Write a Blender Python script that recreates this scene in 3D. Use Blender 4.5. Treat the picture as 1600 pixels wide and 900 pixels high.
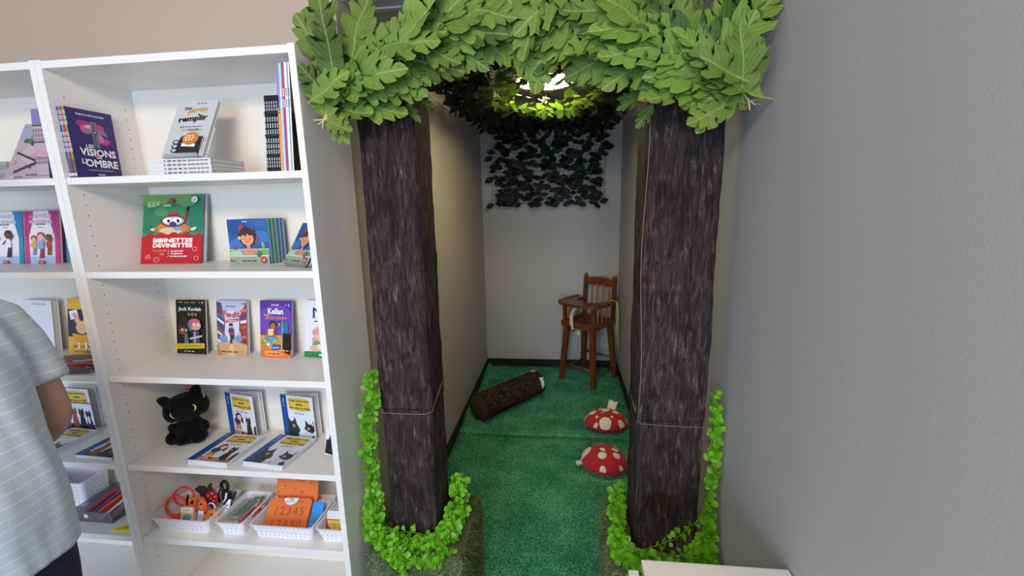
import bpy, bmesh, math, random
import numpy as np
from mathutils import Vector, Matrix, Euler, noise

random.seed(7)
RNG = np.random.default_rng(7)
PI = math.pi
scene = bpy.context.scene
COL = scene.collection
for o in list(bpy.data.objects):
    bpy.data.objects.remove(o)

# ------------------------------------------------------------------ camera, world, lights, exposure
cam_data = bpy.data.cameras.new('camera')
cam_data.sensor_width = 36.0
cam_data.lens = 681.33 / 1600 * 36.0
cam_data.clip_start = 0.02
camera = bpy.data.objects.new('camera', cam_data)
camera.location = (0.7099, -1.1968, 1.5884)
camera.rotation_euler = (math.radians(78.896), math.radians(1.239), math.radians(6.371))
COL.objects.link(camera)
scene.camera = camera

world = bpy.data.worlds.new('world')
scene.world = world
world.use_nodes = True
wbg = world.node_tree.nodes['Background']
wbg.inputs[0].default_value = (0.84, 0.90, 1.0, 1)
wbg.inputs[1].default_value = 0.70


def area_light(name, loc, target, sx, sy, power, col):
    l = bpy.data.lights.new(name, 'AREA')
    l.shape = 'RECTANGLE'
    l.size, l.size_y = sx, sy
    l.energy = power
    l.color = col
    o = bpy.data.objects.new(name, l)
    o.location = loc
    d = Vector(target) - Vector(loc)
    o.rotation_euler = d.to_track_quat('-Z', 'Y').to_euler()
    COL.objects.link(o)
    return o


# daylight from the shop windows behind the photographer, and the shop's own ceiling panel
area_light('window_daylight', (0.30, -4.5, 1.30), (0.45, 0.3, 0.9), 2.0, 1.7, 100, (0.56, 0.75, 1.0))
area_light('ceiling_panel_light', (0.45, -2.1, 2.56), (-0.5, -0.2, 0.9), 0.9, 0.5, 42, (1.0, 0.84, 0.66))

scene.view_settings.view_transform = 'Standard'
scene.view_settings.look = 'None'
scene.view_settings.gamma = 1.0
scene.view_settings.exposure = 0.25
scene.view_settings.use_curve_mapping = False


# ------------------------------------------------------------------ helpers: objects and tags
def put(o, parent=None):
    COL.objects.link(o)
    if parent is not None:
        o.parent = parent
    return o


def tag(o, label, cat, group=None, kind=None):
    o['label'] = label
    o['category'] = cat
    if group:
        o['group'] = group
    if kind:
        o['kind'] = kind
    return o


def thing(name, label, cat, loc=(0, 0, 0), rot=(0, 0, 0), group=None):
    o = bpy.data.objects.new(name, None)
    o.empty_display_size = 0.05
    o.location = loc
    o.rotation_euler = rot
    put(o)
    return tag(o, label, cat, group)


def copy_tree(o, parent=None):
    c = o.copy()
    COL.objects.link(c)
    if parent is not None:
        c.parent = parent
    for ch in list(o.children):
        copy_tree(ch, c)
    return c


class MB:
    """collects shapes into one mesh"""

    def __init__(self):
        self.v = []
        self.f = []
        self.m = []
        self.smooth = []

    def add(self, vs, fs, mi=0, smooth=False, mat=None):
        n = len(self.v)
        if mat is not None:
            vs = [mat @ Vector(p) for p in vs]
        self.v.extend([tuple(p) for p in vs])
        for f in fs:
            self.f.append([i + n for i in f])
            self.m.append(mi)
            self.smooth.append(smooth)
        return self

    def box(self, x0, x1, y0, y1, z0, z1, mi=0, mat=None, bev=0.0):
        if bev <= 0:
            vs = [(x0, y0, z0), (x1, y0, z0), (x1, y1, z0), (x0, y1, z0), (x0, y0, z1), (x1, y0, z1), (x1, y1, z1), (x0, y1, z1)]
            fs = [(0, 3, 2, 1), (4, 5, 6, 7), (0, 1, 5, 4), (1, 2, 6, 5), (2, 3, 7, 6), (3, 0, 4, 7)]
            return self.add(vs, fs, mi, False, mat)
        bm = bmesh.new()
        bmesh.ops.create_cube(bm, size=1.0)
        for v in bm.verts:
            v.co = Vector(((x0 + x1) / 2 + v.co.x * (x1 - x0), (y0 + y1) / 2 + v.co.y * (y1 - y0), (z0 + z1) / 2 + v.co.z * (z1 - z0)))
        bmesh.ops.bevel(bm, geom=bm.edges[:], offset=bev, segments=2, profile=0.7, affect='EDGES')
        bm.verts.ensure_lookup_table()
        vs = [v.co.copy() for v in bm.verts]
        fs = [[v.index for v in f.verts] for f in bm.faces]
        bm.free()
        return self.add(vs, fs, mi, False, mat)

    def tube(self, pts, r, n=8, mi=0, closed=False, caps=True, flat=1.0):
        pts = [Vector(p) for p in pts]
        k = len(pts)
        rs = r if isinstance(r, (list, tuple)) else [r] * k
        vs, fs = [], []
        up = Vector((0.13, 0.31, 0.94)).normalized()
        for i, p in enumerate(pts):
            if closed:
                d = pts[(i + 1) % k] - pts[i - 1]
            else:
                d = pts[min(i + 1, k - 1)] - pts[max(i - 1, 0)]
            d.normalize()
            a = d.cross(up)
            if a.length < 1e-3:
                a = d.cross(Vector((1, 0, 0)))
            a.normalize()
            b = d.cross(a).normalized()
            up = -b if (-b).dot(up) > 0 else b
            for j in range(n):
                t = 2 * PI * j / n
                vs.append(p + a * math.cos(t) * rs[i] + b * math.sin(t) * rs[i] * flat)
        seg = k if closed else k - 1
        for i in range(seg):
            for j in range(n):
                i2 = (i + 1) % k
                fs.append((i * n + j, i * n + (j + 1) % n, i2 * n + (j + 1) % n, i2 * n + j))
        if not closed and caps:
            fs.append(tuple(range(n))[::-1])
            fs.append(tuple((k - 1) * n + j for j in range(n)))
        return self.add(vs, fs, mi, True)

    def lathe(self, prof, n=24, mi=0, mat=None, cap=True):
        vs, fs = [], []
        for (r, z) in prof:
            for j in range(n):
                t = 2 * PI * j / n
                vs.append((r * math.cos(t), r * math.sin(t), z))
        for i in range(len(prof) - 1):
            for j in range(n):
                fs.append((i * n + j, i * n + (j + 1) % n, (i + 1) * n + (j + 1) % n, (i + 1) * n + j))
        if cap:
            fs.append(tuple(range(n))[::-1])
            fs.append(tuple((len(prof) - 1) * n + j for j in range(n)))
        return self.add(vs, fs, mi, True, mat)

    def prism(self, outline, y0, y1, mi=0, mat=None):
        """outline in x,z extruded along y"""
        n = len(outline)
        vs = [(x, y0, z) for x, z in outline] + [(x, y1, z) for x, z in outline]
        fs = [tuple(range(n)), tuple(range(n, 2 * n))[::-1]]
        for i in range(n):
            j = (i + 1) % n
            fs.append((i, i + n, j + n, j))
        return self.add(vs, fs, mi, False, mat)

    def build(self, name, mats, parent=None, sm=None):
        me = bpy.data.meshes.new(name)
        me.from_pydata(self.v, [], self.f)
        if not isinstance(mats, (list, tuple)):
            mats = [mats]
        for m in mats:
            me.materials.append(m)
        me.polygons.foreach_set('material_index', self.m)
        me.polygons.foreach_set('use_smooth', [bool(s) if sm is None else sm for s in self.smooth])
        me.update()
        return put(bpy.data.objects.new(name, me), parent)


def mesh_np(name, verts, tris, mat, parent=None, smooth=False):
    me = bpy.data.meshes.new(name)
    nv, nt = len(verts), len(tris)
    me.vertices.add(nv)
    me.vertices.foreach_set('co', np.asarray(verts, dtype=np.float32).ravel())
    me.loops.add(nt * 3)
    me.loops.foreach_set('vertex_index', np.asarray(tris, dtype=np.int32).ravel())
    me.polygons.add(nt)
    me.polygons.foreach_set('loop_start', np.arange(0, nt * 3, 3, dtype=np.int32))
    me.polygons.foreach_set('loop_total', np.full(nt, 3, dtype=np.int32))
    if smooth:
        me.polygons.foreach_set('use_smooth', np.ones(nt, dtype=bool))
    me.materials.append(mat)
    me.update(calc_edges=True)
    return put(bpy.data.objects.new(name, me), parent)


# ------------------------------------------------------------------ helpers: materials
def lin(c):
    if isinstance(c, str):
        c = [int(c[i:i + 2], 16) / 255 for i in (0, 2, 4)]
    return tuple(x / 12.92 if x <= 0.04045 else ((x + 0.055) / 1.055) ** 2.4 for x in c)


MATS = {}


def M(name, col, rough=0.5, metal=0.0, spec=0.4, var=0.0, vscale=8.0, bump=0.0, bscale=60.0, trans=0.0, alpha=1.0,
      sheen=0.0, rand=0.0, emit=0.0, subs=0.0):
    """procedural principled material; var/bump add noise colour variation and relief; rand varies per object"""
    if name in MATS:
        return MATS[name]
    m = bpy.data.materials.new(name)
    m.use_nodes = True
    nt = m.node_tree
    b = nt.nodes['Principled BSDF']
    c = lin(col)
    b.inputs['Base Color'].default_value = (*c, 1)
    b.inputs['Roughness'].default_value = rough
    b.inputs['Metallic'].default_value = metal
    b.inputs['Specular IOR Level'].default_value = spec
    b.inputs['Transmission Weight'].default_value = trans
    b.inputs['Alpha'].default_value = alpha
    b.inputs['Sheen Weight'].default_value = sheen
    if emit:
        b.inputs['Emission Color'].default_value = (*c, 1)
        b.inputs['Emission Strength'].default_value = emit
    tc = nt.nodes.new('ShaderNodeTexCoord')
    last = None
    if var > 0:
        n = nt.nodes.new('ShaderNodeTexNoise')
        n.inputs['Scale'].default_value = vscale
        n.inputs['Detail'].default_value = 4
        nt.links.new(tc.outputs['Object'], n.inputs['Vector'])
        r = nt.nodes.new('ShaderNodeValToRGB')
        r.color_ramp.elements[0].position = 0.3
        r.color_ramp.elements[1].position = 0.7
        r.color_ramp.elements[0].color = (*[x * (1 - var) for x in c], 1)
        r.color_ramp.elements[1].color = (*[min(1, x * (1 + var)) for x in c], 1)
        nt.links.new(n.outputs['Fac'], r.inputs['Fac'])
        last = r.outputs['Color']
    if rand > 0:
        oi = nt.nodes.new('ShaderNodeObjectInfo')
        mr = nt.nodes.new('ShaderNodeMapRange')
        mr.inputs['To Min'].default_value = 1 - rand
        mr.inputs['To Max'].default_value = 1 + rand
        nt.links.new(oi.outputs['Random'], mr.inputs['Value'])
        hs = nt.nodes.new('ShaderNodeHueSaturation')
        hs.inputs['Color'].default_value = (*c, 1)
        if last is not None:
            nt.links.new(last, hs.inputs['Color'])
        nt.links.new(mr.outputs['Result'], hs.inputs['Value'])
        last = hs.outputs['Color']
    if last is not None:
        nt.links.new(last, b.inputs['Base Color'])
    if bump > 0:
        n2 = nt.nodes.new('ShaderNodeTexNoise')
        n2.inputs['Scale'].default_value = bscale
        n2.inputs['Detail'].default_value = 3
        nt.links.new(tc.outputs['Object'], n2.inputs['Vector'])
        bp = nt.nodes.new('ShaderNodeBump')
        bp.inputs['Strength'].default_value = bump
        bp.inputs['Distance'].default_value = 0.01
        nt.links.new(n2.outputs['Fac'], bp.inputs['Height'])
        nt.links.new(bp.outputs['Normal'], b.inputs['Normal'])
    MATS[name] = m
    return m


def P(col, rough=0.35):
    return M('print_' + col, col, rough)


def leaf_material(name, col, rough=0.5, rand=0.12, translucent=0.25, vein=0.0, length=0.18, var=0.08):
    m = M(name, col, rough, rand=rand, var=var, vscale=25)
    nt = m.node_tree
    b = nt.nodes['Principled BSDF']
    out = nt.nodes['Material Output']
    tl = nt.nodes.new('ShaderNodeBsdfTranslucent')
    c = lin(col)
    tl.inputs['Color'].default_value = (min(1, c[0] * 1.5), min(1, c[1] * 1.4), c[2] * 0.7, 1)
    mx = nt.nodes.new('ShaderNodeMixShader')
    mx.inputs[0].default_value = translucent
    nt.links.new(b.outputs[0], mx.inputs[1])
    nt.links.new(tl.outputs[0], mx.inputs[2])
    nt.links.new(mx.outputs[0], out.inputs['Surface'])
    if vein > 0:
        tc = nt.nodes.new('ShaderNodeTexCoord')
        sep = nt.nodes.new('ShaderNodeSeparateXYZ')
        nt.links.new(tc.outputs['Object'], sep.inputs[0])
        ab = nt.nodes.new('ShaderNodeMath'); ab.operation = 'ABSOLUTE'
        nt.links.new(sep.outputs['X'], ab.inputs[0])
        sub = nt.nodes.new('ShaderNodeMath'); sub.operation = 'MULTIPLY_ADD'
        nt.links.new(ab.outputs[0], sub.inputs[0])
        sub.inputs[1].default_value = -1.3
        nt.links.new(sep.outputs['Y'], sub.inputs[2])
        mu = nt.nodes.new('ShaderNodeMath'); mu.operation = 'MULTIPLY'
        nt.links.new(sub.outputs[0], mu.inputs[0]); mu.inputs[1].default_value = 2 * PI * 7 / length
        sn = nt.nodes.new('ShaderNodeMath'); sn.operation = 'SINE'
        nt.links.new(mu.outputs[0], sn.inputs[0])
        pw = nt.nodes.new('ShaderNodeMath'); pw.operation = 'POWER'
        ab2 = nt.nodes.new('ShaderNodeMath'); ab2.operation = 'ABSOLUTE'
        nt.links.new(sn.outputs[0], ab2.inputs[0])
        nt.links.new(ab2.outputs[0], pw.inputs[0]); pw.inputs[1].default_value = 0.5
        rib = nt.nodes.new('ShaderNodeMapRange')
        rib.inputs['From Min'].default_value = 0.0008; rib.inputs['From Max'].default_value = 0.0030
        rib.inputs['To Min'].default_value = 0.42; rib.inputs['To Max'].default_value = 0.0
        nt.links.new(ab.outputs[0], rib.inputs['Value'])
        mr_ = nt.nodes.new('ShaderNodeMixRGB'); mr_.inputs[2].default_value = (*lin('b5c67c'), 1)
        nt.links.new(rib.outputs[0], mr_.inputs[0])
        nt.links.new(b.inputs['Base Color'].links[0].from_socket, mr_.inputs[1])
        nt.links.new(mr_.outputs[0], b.inputs['Base Color'])
        bp = nt.nodes.new('ShaderNodeBump')
        bp.inputs['Strength'].default_value = vein
        bp.inputs['Distance'].default_value = 0.004
        nt.links.new(pw.outputs[0], bp.inputs['Height'])
        nt.links.new(bp.outputs['Normal'], b.inputs['Normal'])
        nt.links.new(bp.outputs['Normal'], tl.inputs['Normal'])
    return m


WALL = M('grey_wall_paint', 'b3b2b3', 0.72, var=0.015, vscale=1.5, bump=0.05, bscale=220)
BEIGE = M('grey_beige_wall_paint', 'bba999', 0.7, var=0.015, vscale=1.5, bump=0.05, bscale=220)
CEIL = M('ceiling_tile_white', 'b5b1ac', 0.85, bump=0.15, bscale=140)
CEILBAR = M('ceiling_bar_white', 'bdb9b4', 0.5)
ROOMFLOOR = M('grey_floor', '6e6a64', 0.5, var=0.06, vscale=5)
BLACKBASE = M('black_rubber_base', '1b1a1c', 0.5)
WHITE = M('white_laminate', 'ebe9e6', 0.38, var=0.01, vscale=3)
WHITE2 = M('white_back_board', 'efe8dc', 0.5)
PAPER = M('paper_pages', 'dcdad6', 0.8, bump=0.1, bscale=400)
HOLE = M('dark_hole', '4a4a48', 0.8)
WPLASTIC = M('white_plastic', 'eceaf0', 0.3)
GREYDOT = M('grey_dot', '8a8a96', 0.6)
CLEAR = M('clear_acrylic', 'f4f6f8', 0.05, trans=0.9, spec=0.5)
SMOKE = M('smoky_clear_plastic', 'b9b2bb', 0.08, trans=0.85)
BLACK = M('black_plastic', '151517', 0.4)


# ------------------------------------------------------------------ helpers: flat print (text and pictures on covers)
GLYPH = {}


def glyph(s, bold=0.0, shear=0.0):
    key = (s, bold, shear)
    if key not in GLYPH:
        cu = bpy.data.curves.new('t', 'FONT')
        cu.body = s
        cu.resolution_u = 2
        cu.offset = bold
        cu.shear = shear
        cu.align_x = 'CENTER'
        ob = bpy.data.objects.new('t', cu)
        COL.objects.link(ob)
        dg = bpy.context.evaluated_depsgraph_get()
        me = bpy.data.meshes.new_from_object(ob.evaluated_get(dg))
        v = [(p.co.x, p.co.y) for p in me.vertices]
        f = [list(p.vertices) for p in me.polygons]
        bpy.data.objects.remove(ob)
        bpy.data.curves.remove(cu)
        bpy.data.meshes.remove(me)
        xs = [a for a, _ in v]; ys = [b for _, b in v]
        x0, x1, y0, y1 = min(xs), max(xs), min(ys), max(ys)
        GLYPH[key] = ([((a - (x0 + x1) / 2) / (x1 - x0), (b - (y0 + y1) / 2) / (y1 - y0)) for a, b in v], f, (x1 - x0) / (y1 - y0))
    return GLYPH[key]


class Art:
    """flat print on the front of something w wide, h tall (x right, z up, facing -y)"""
    STEP = 0.00012

    def __init__(self, w, h):
        self.w, self.h = w, h
        self.mb = MB()
        self.cols = []
        self.k = 0

    def _mi(self, col):
        if col not in self.cols:
            self.cols.append(col)
        return self.cols.index(col)

    def poly(self, pts, col):
        for ax in (0, 1):                              # keep the print inside the cover
            for lim, sg in ((0.0, 1), (1.0, -1)):
                out = []
                for i in range(len(pts)):
                    a, b = pts[i - 1], pts[i]
                    da, db = (a[ax] - lim) * sg, (b[ax] - lim) * sg
                    if (da >= 0) != (db >= 0):
                        t = da / (da - db)
                        out.append((a[0] + (b[0] - a[0]) * t, a[1] + (b[1] - a[1]) * t))
                    if db >= 0:
                        out.append(b)
                pts = out
                if len(pts) < 3:
                    return self
        self.k += 1
        vs = [((u - 0.5) * self.w, -self.k * self.STEP, v * self.h) for u, v in pts]
        a = sum(vs[i][0] * vs[(i + 1) % len(vs)][2] - vs[(i + 1) % len(vs)][0] * vs[i][2] for i in range(len(vs)))
        if a < 0:
            vs = vs[::-1]
        self.mb.add(vs, [list(range(len(vs)))], self._mi(col))
        return self

    def rect(self, u0, v0, u1, v1, col):
        return self.poly([(u0, v0), (u1, v0), (u1, v1), (u0, v1)], col)

    def ell(self, cu, cv, ru, rv, col, n=18, a0=0.0, a1=2 * PI, rot=0.0):
        pts = []
        for i in range(n):
            t = a0 + (a1 - a0) * i / (n if a1 - a0 > 6.2 else n - 1)
            x, y = ru * math.cos(t) * self.w, rv * math.sin(t) * self.h
            pts.append((cu + (x * math.cos(rot) - y * math.sin(rot)) / self.w, cv + (x * math.sin(rot) + y * math.cos(rot)) / self.h))
        return self.poly(pts, col)

    def line(self, pts, wd, col):
        for (a, b) in zip(pts[:-1], pts[1:]):
            ax, ay, bx, by = a[0] * self.w, a[1] * self.h, b[0] * self.w, b[1] * self.h
            dx, dy = bx - ax, by - ay
            L = math.hypot(dx, dy) or 1
            nx, ny = -dy / L * wd / 2 * self.w, dx / L * wd / 2 * self.w
            self.poly([((ax + nx) / self.w, (ay + ny) / self.h), ((bx + nx) / self.w, (by + ny) / self.h), ((bx - nx) / self.w, (by - ny) / self.h), ((ax - nx) / self.w, (ay - ny) / self.h)], col)
        return self

    def text(self, s, cu, cv, tw, th, col, bold=0.0, rot=0.0, shear=0.0):
        """centre, width and height as fractions of the cover; tw None keeps the aspect"""
        v, f, asp = glyph(s, bold, shear)
        H = th * self.h
        W = H * asp if tw is None else tw * self.w
        self.k += 1
        c, sn = math.cos(rot), math.sin(rot)
        vs = []
        for a, b in v:
            x, y = a * W, b * H
            vs.append(((cu - 0.5) * self.w + x * c - y * sn, -self.k * self.STEP, cv * self.h + x * sn + y * c))
        self.mb.add(vs, f, self._mi(col))
        return self

    def scrib(self, cu, cv, tw, th, col, rot=0.0, words=3, seed=1):
        """a line of print too small to read: a row of short strokes"""
        r = random.Random(seed + int(cu * 100) + int(cv * 1000))
        along = tw * (self.h if abs(rot) > 1 else self.w)
        x = 0.0
        n = max(3, words * 4)
        step = along / n
        for i in range(n):
            if i % 4 == 3:
                continue
            s0 = -along / 2 + i * step
            hh = th * (0.75 + 0.25 * r.random())
            c, s = math.cos(rot), math.sin(rot)
            q = []
            for (a, b) in ((s0, -hh / 2), (s0 + step * 0.8, -hh / 2), (s0 + step * 0.8, hh / 2), (s0, hh / 2)):
                bb = b * (self.w if abs(rot) > 1 else self.h)
                X, Y = a * c - bb * s, a * s + bb * c
                q.append((cu + X / self.w, cv + Y / self.h))
            self.poly(q, col)
        return self

    def build(self, parent, name='cover_print', y=-0.0004, rough=0.35):
        o = self.mb.build(name, [P(c, rough) for c in self.cols], parent)
        o.location = (0, y, 0)
        return o


# ------------------------------------------------------------------ the setting
def struct(name, mb, mats, parent=None):
    o = mb.build(name, mats, parent)
    if parent is None:
        o['kind'] = 'structure'
    return o


YB, XL, XR, ZC, ZR = 2.842, -0.0175, 1.23, 2.26, 2.62
struct('floor', MB().box(-4.0, 1.35, -4.6, 2.96, -0.1, 0.0), ROOMFLOOR)
struct('wall_left', MB().box(-4.0, XL, 0.285, 2.96, 0.0, 2.7), BEIGE)
nl = struct('wall_niche_left', MB().box(XL, XL + 0.002, 0.2852, YB, 0.0, 2.7), WALL)
nl.name = 'wall_left_inner'
struct('wall_back', MB().box(XL + 0.002, XR, YB, 2.96, 0.0, 2.7), WALL)
struct('wall_right', MB().box(XR, 1.35, -4.6, 2.96, 0.0, 2.7), WALL)
struct('ceiling', MB().box(-4.0, XR, -2.2, 0.285, ZR, ZR + 0.1), CEIL)
struct('wall_front', MB().box(XL + 0.002, XR, 0.285, 0.33, ZC, 2.7), WALL)      # the drop over the alcove opening
# alcove ceiling: tiles lying in a bar grid
cn = struct('ceiling_alcove', MB().box(XL + 0.002, XR, 0.33, YB, ZC + 0.02, ZC + 0.06), CEIL)
ys = [0.335, 0.43, 1.03, 1.63, 2.23, YB]
for y0, y1 in zip(ys[:-1], ys[1:]):
    for x0, x1 in ((XL + 0.028, 0.595), (0.62, XR - 0.026)):
        MB().box(x0 + 0.004, x1 - 0.004, y0 + 0.012, y1 - 0.012, ZC + 0.004, ZC + 0.018).build('ceiling_tile', CEIL, cn)
for y in ys[1:-1]:
    MB().box(XL + 0.02, XR - 0.02, y - 0.012, y + 0.012, ZC - 0.002, ZC + 0.019).build('ceiling_bar', CEILBAR, cn)
MB().box(0.595, 0.62, 0.335, YB - 0.02, ZC - 0.001, ZC + 0.0195).build('ceiling_bar', CEILBAR, cn)
struct('trim_1', MB().box(XL + 0.002, XL + 0.024, 0.331, YB, ZC - 0.004, ZC + 0.019), CEILBAR)
struct('trim_2', MB().box(XR - 0.022, XR, 0.331, YB, ZC - 0.004, ZC + 0.019), CEILBAR)
struct('trim_3', MB().box(XL + 0.024, XR - 0.022, YB - 0.022, YB, ZC - 0.004, ZC + 0.019), CEILBAR)
struct('baseboard_left', MB().box(XL + 0.002, XL + 0.012, 0.3, YB, 0.0, 0.085), BLACKBASE)
struct('baseboard_back', MB().box(XL + 0.012, XR - 0.010, YB - 0.010, YB, 0.0, 0.085), BLACKBASE)
struct('baseboard_right', MB().box(XR - 0.010, XR, -1.5, YB, 0.0, 0.085), BLACKBASE)


# ------------------------------------------------------------------ carpets and turf
def blades(n, sampler, length, width, lean=0.5):
    """n thin triangles: sampler(n) gives roots (n,3) and normals (n,3)"""
    p, nn = sampler(n)
    d = nn + RNG.normal(0, lean, (n, 3))
    d /= np.linalg.norm(d, axis=1)[:, None]
    side = np.cross(d, RNG.normal(0, 1, (n, 3)))
    side /= np.linalg.norm(side, axis=1)[:, None] + 1e-9
    L = length * RNG.uniform(0.6, 1.3, (n, 1))
    v = np.empty((n, 3, 3))
    v[:, 0] = p - side * width / 2
    v[:, 1] = p + side * width / 2
    v[:, 2] = p + d * L
    return v.reshape(-1, 3), np.arange(n * 3).reshape(-1, 3)


def grass_material(name, c0, c1, c2, scale):
    m = bpy.data.materials.new(name)
    m.use_nodes = True
    nt = m.node_tree
    b = nt.nodes['Principled BSDF']
    b.inputs['Roughness'].default_value = 0.75
    b.inputs['Specular IOR Level'].default_value = 0.15
    tc = nt.nodes.new('ShaderNodeTexCoord')
    n1 = nt.nodes.new('ShaderNodeTexNoise'); n1.inputs['Scale'].default_value = scale; n1.inputs['Detail'].default_value = 3
    n2 = nt.nodes.new('ShaderNodeTexNoise'); n2.inputs['Scale'].default_value = scale * 24; n2.inputs['Detail'].default_value = 1
    for n in (n1, n2):
        nt.links.new(tc.outputs['Object'], n.inputs['Vector'])
    add = nt.nodes.new('ShaderNodeMath'); add.operation = 'MULTIPLY_ADD'
    nt.links.new(n2.outputs['Fac'], add.inputs[0]); add.inputs[1].default_value = 0.72
    mu = nt.nodes.new('ShaderNodeMath'); mu.operation = 'MULTIPLY'; mu.inputs[1].default_value = 0.34
    nt.links.new(n1.outputs['Fac'], mu.inputs[0])
    nt.links.new(mu.outputs[0], add.inputs[2])
    r = nt.nodes.new('ShaderNodeValToRGB')
    r.color_ramp.elements[0].position = 0.36
    r.color_ramp.elements[1].position = 0.70
    r.color_ramp.elements[0].color = (*lin(c0), 1)
    r.color_ramp.elements[1].color = (*lin(c2), 1)
    e = r.color_ramp.elements.new(0.53); e.color = (*lin(c1), 1)
    nt.links.new(add.outputs[0], r.inputs['Fac'])
    nt.links.new(r.outputs['Color'], b.inputs['Base Color'])
    return m


CARPET = grass_material('green_carpet', '226446', '3f916e', '78c0a3', 5.0)
TURF = grass_material('olive_turf', '3c4a2b', '5f7048', '8d9a76', 9.0)


def carpet(name, label, y0, y1, x0, x1, z, n, curl=0.0):
    t = thing(name, label, 'carpet', (0, 0, 0))
    nx, ny = 26, 24
    vs, fs = [], []
    for j in range(ny + 1):
        for i in range(nx + 1):
            x = x0 + (x1 - x0) * i / nx
            y = y0 + (y1 - y0) * j / ny
            zz = z + 0.0015 * noise.noise(Vector((x * 5, y * 5, 3)))
            if curl and x < x0 + 0.07:
                zz += curl * ((x0 + 0.07 - x) / 0.07) ** 2 * (0.6 + 0.6 * math.sin(y * 7 + 1))
            vs.append((x, y, zz))
    for j in range(ny):
        for i in range(nx):
            a = j * (nx + 1) + i
            fs.append((a, a + 1, a + nx + 2, a + nx + 1))
    k = len(vs)
    rim = [i for i in range(nx + 1)] + [j * (nx + 1) + nx for j in range(1, ny + 1)] + [ny * (nx + 1) + i for i in range(nx - 1, -1, -1)] + [j * (nx + 1) for j in range(ny - 1, 0, -1)]
    for r in rim:
        vs.append((vs[r][0], vs[r][1], 0.0005))
    for q in range(len(rim)):
        w = (q + 1) % len(rim)
        fs.append((rim[q], k + q, k + w, rim[w]))
    b = MB().add(vs, fs, 0, True).build('backing', CARPET, t)

    def samp(m):
        p = np.column_stack([RNG.uniform(x0 + 0.07 * (curl > 0), x1, m), RNG.uniform(y0, y1, m), np.full(m, z)])
        return p, np.tile([0, 0, 1.0], (m, 1))
    v, f = blades(n, samp, 0.009, 0.003, 0.55)
    g = mesh_np('pile', v, f, CARPET, t)
    g['kind'] = 'stuff'
    return t


carpet('carpet', 'green grass-like carpet piece at the entrance between the two tree trunks', -0.02, 1.545, XL + 0.014, XR - 0.012, 0.010, 60000)
carpet('carpet', 'green grass-like carpet piece at the back, under the log cushion and high chair', 1.555, YB - 0.012, XL + 0.016, XR - 0.012, 0.013, 45000, curl=0.035)


def turf_box(name, label, x0, x1, y0, y1, z1, n):
    t = thing(name, label, 'planter box', ((x0 + x1) / 2, (y0 + y1) / 2, 0.022))
    hx, hy = (x1 - x0) / 2, (y1 - y0) / 2
    h = z1 - 0.022
    MB().box(-hx, hx, -hy, hy, 0, h, bev=0.008).build('box_body', TURF, t)

    def samp(m):
        u = RNG.uniform(0, 1, m)
        a = RNG.uniform(-1, 1, m); b = RNG.uniform(-1, 1, m)
        p = np.zeros((m, 3)); nn = np.zeros((m, 3))
        top = u < 0.34; fr = (u >= 0.34) & (u < 0.66); sr = (u >= 0.66) & (u < 0.83); sl = u >= 0.83
        p[top] = np.column_stack([a[top] * hx, b[top] * hy, np.full(top.sum(), h)]); nn[top] = (0, 0, 1)
        p[fr] = np.column_stack([a[fr] * hx, np.full(fr.sum(), -hy), (b[fr] + 1) / 2 * h]); nn[fr] = (0, -1, -0.4)
        p[sr] = np.column_stack([np.full(sr.sum(), hx), a[sr] * hy, (b[sr] + 1) / 2 * h]); nn[sr] = (1, 0, -0.4)
        p[sl] = np.column_stack([np.full(sl.sum(), -hx), a[sl] * hy, (b[sl] + 1) / 2 * h]); nn[sl] = (-1, 0, -0.4)
        return p, nn
    v, f = blades(n, samp, 0.016, 0.0032, 0.8)
    g = mesh_np('turf_blades', v, f, TURF, t)
    g['kind'] = 'stuff'
    return t


turf_box('turf_box', 'olive turf-covered box carrying the left tree trunk, beside the bookcase', 0.028, 0.372, 0.055, 0.40, 0.392, 16000)
turf_box('turf_box', 'olive turf-covered box carrying the right tree trunk, against the grey wall', 0.872, 1.205, 0.055, 0.42, 0.392, 14000)


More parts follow.
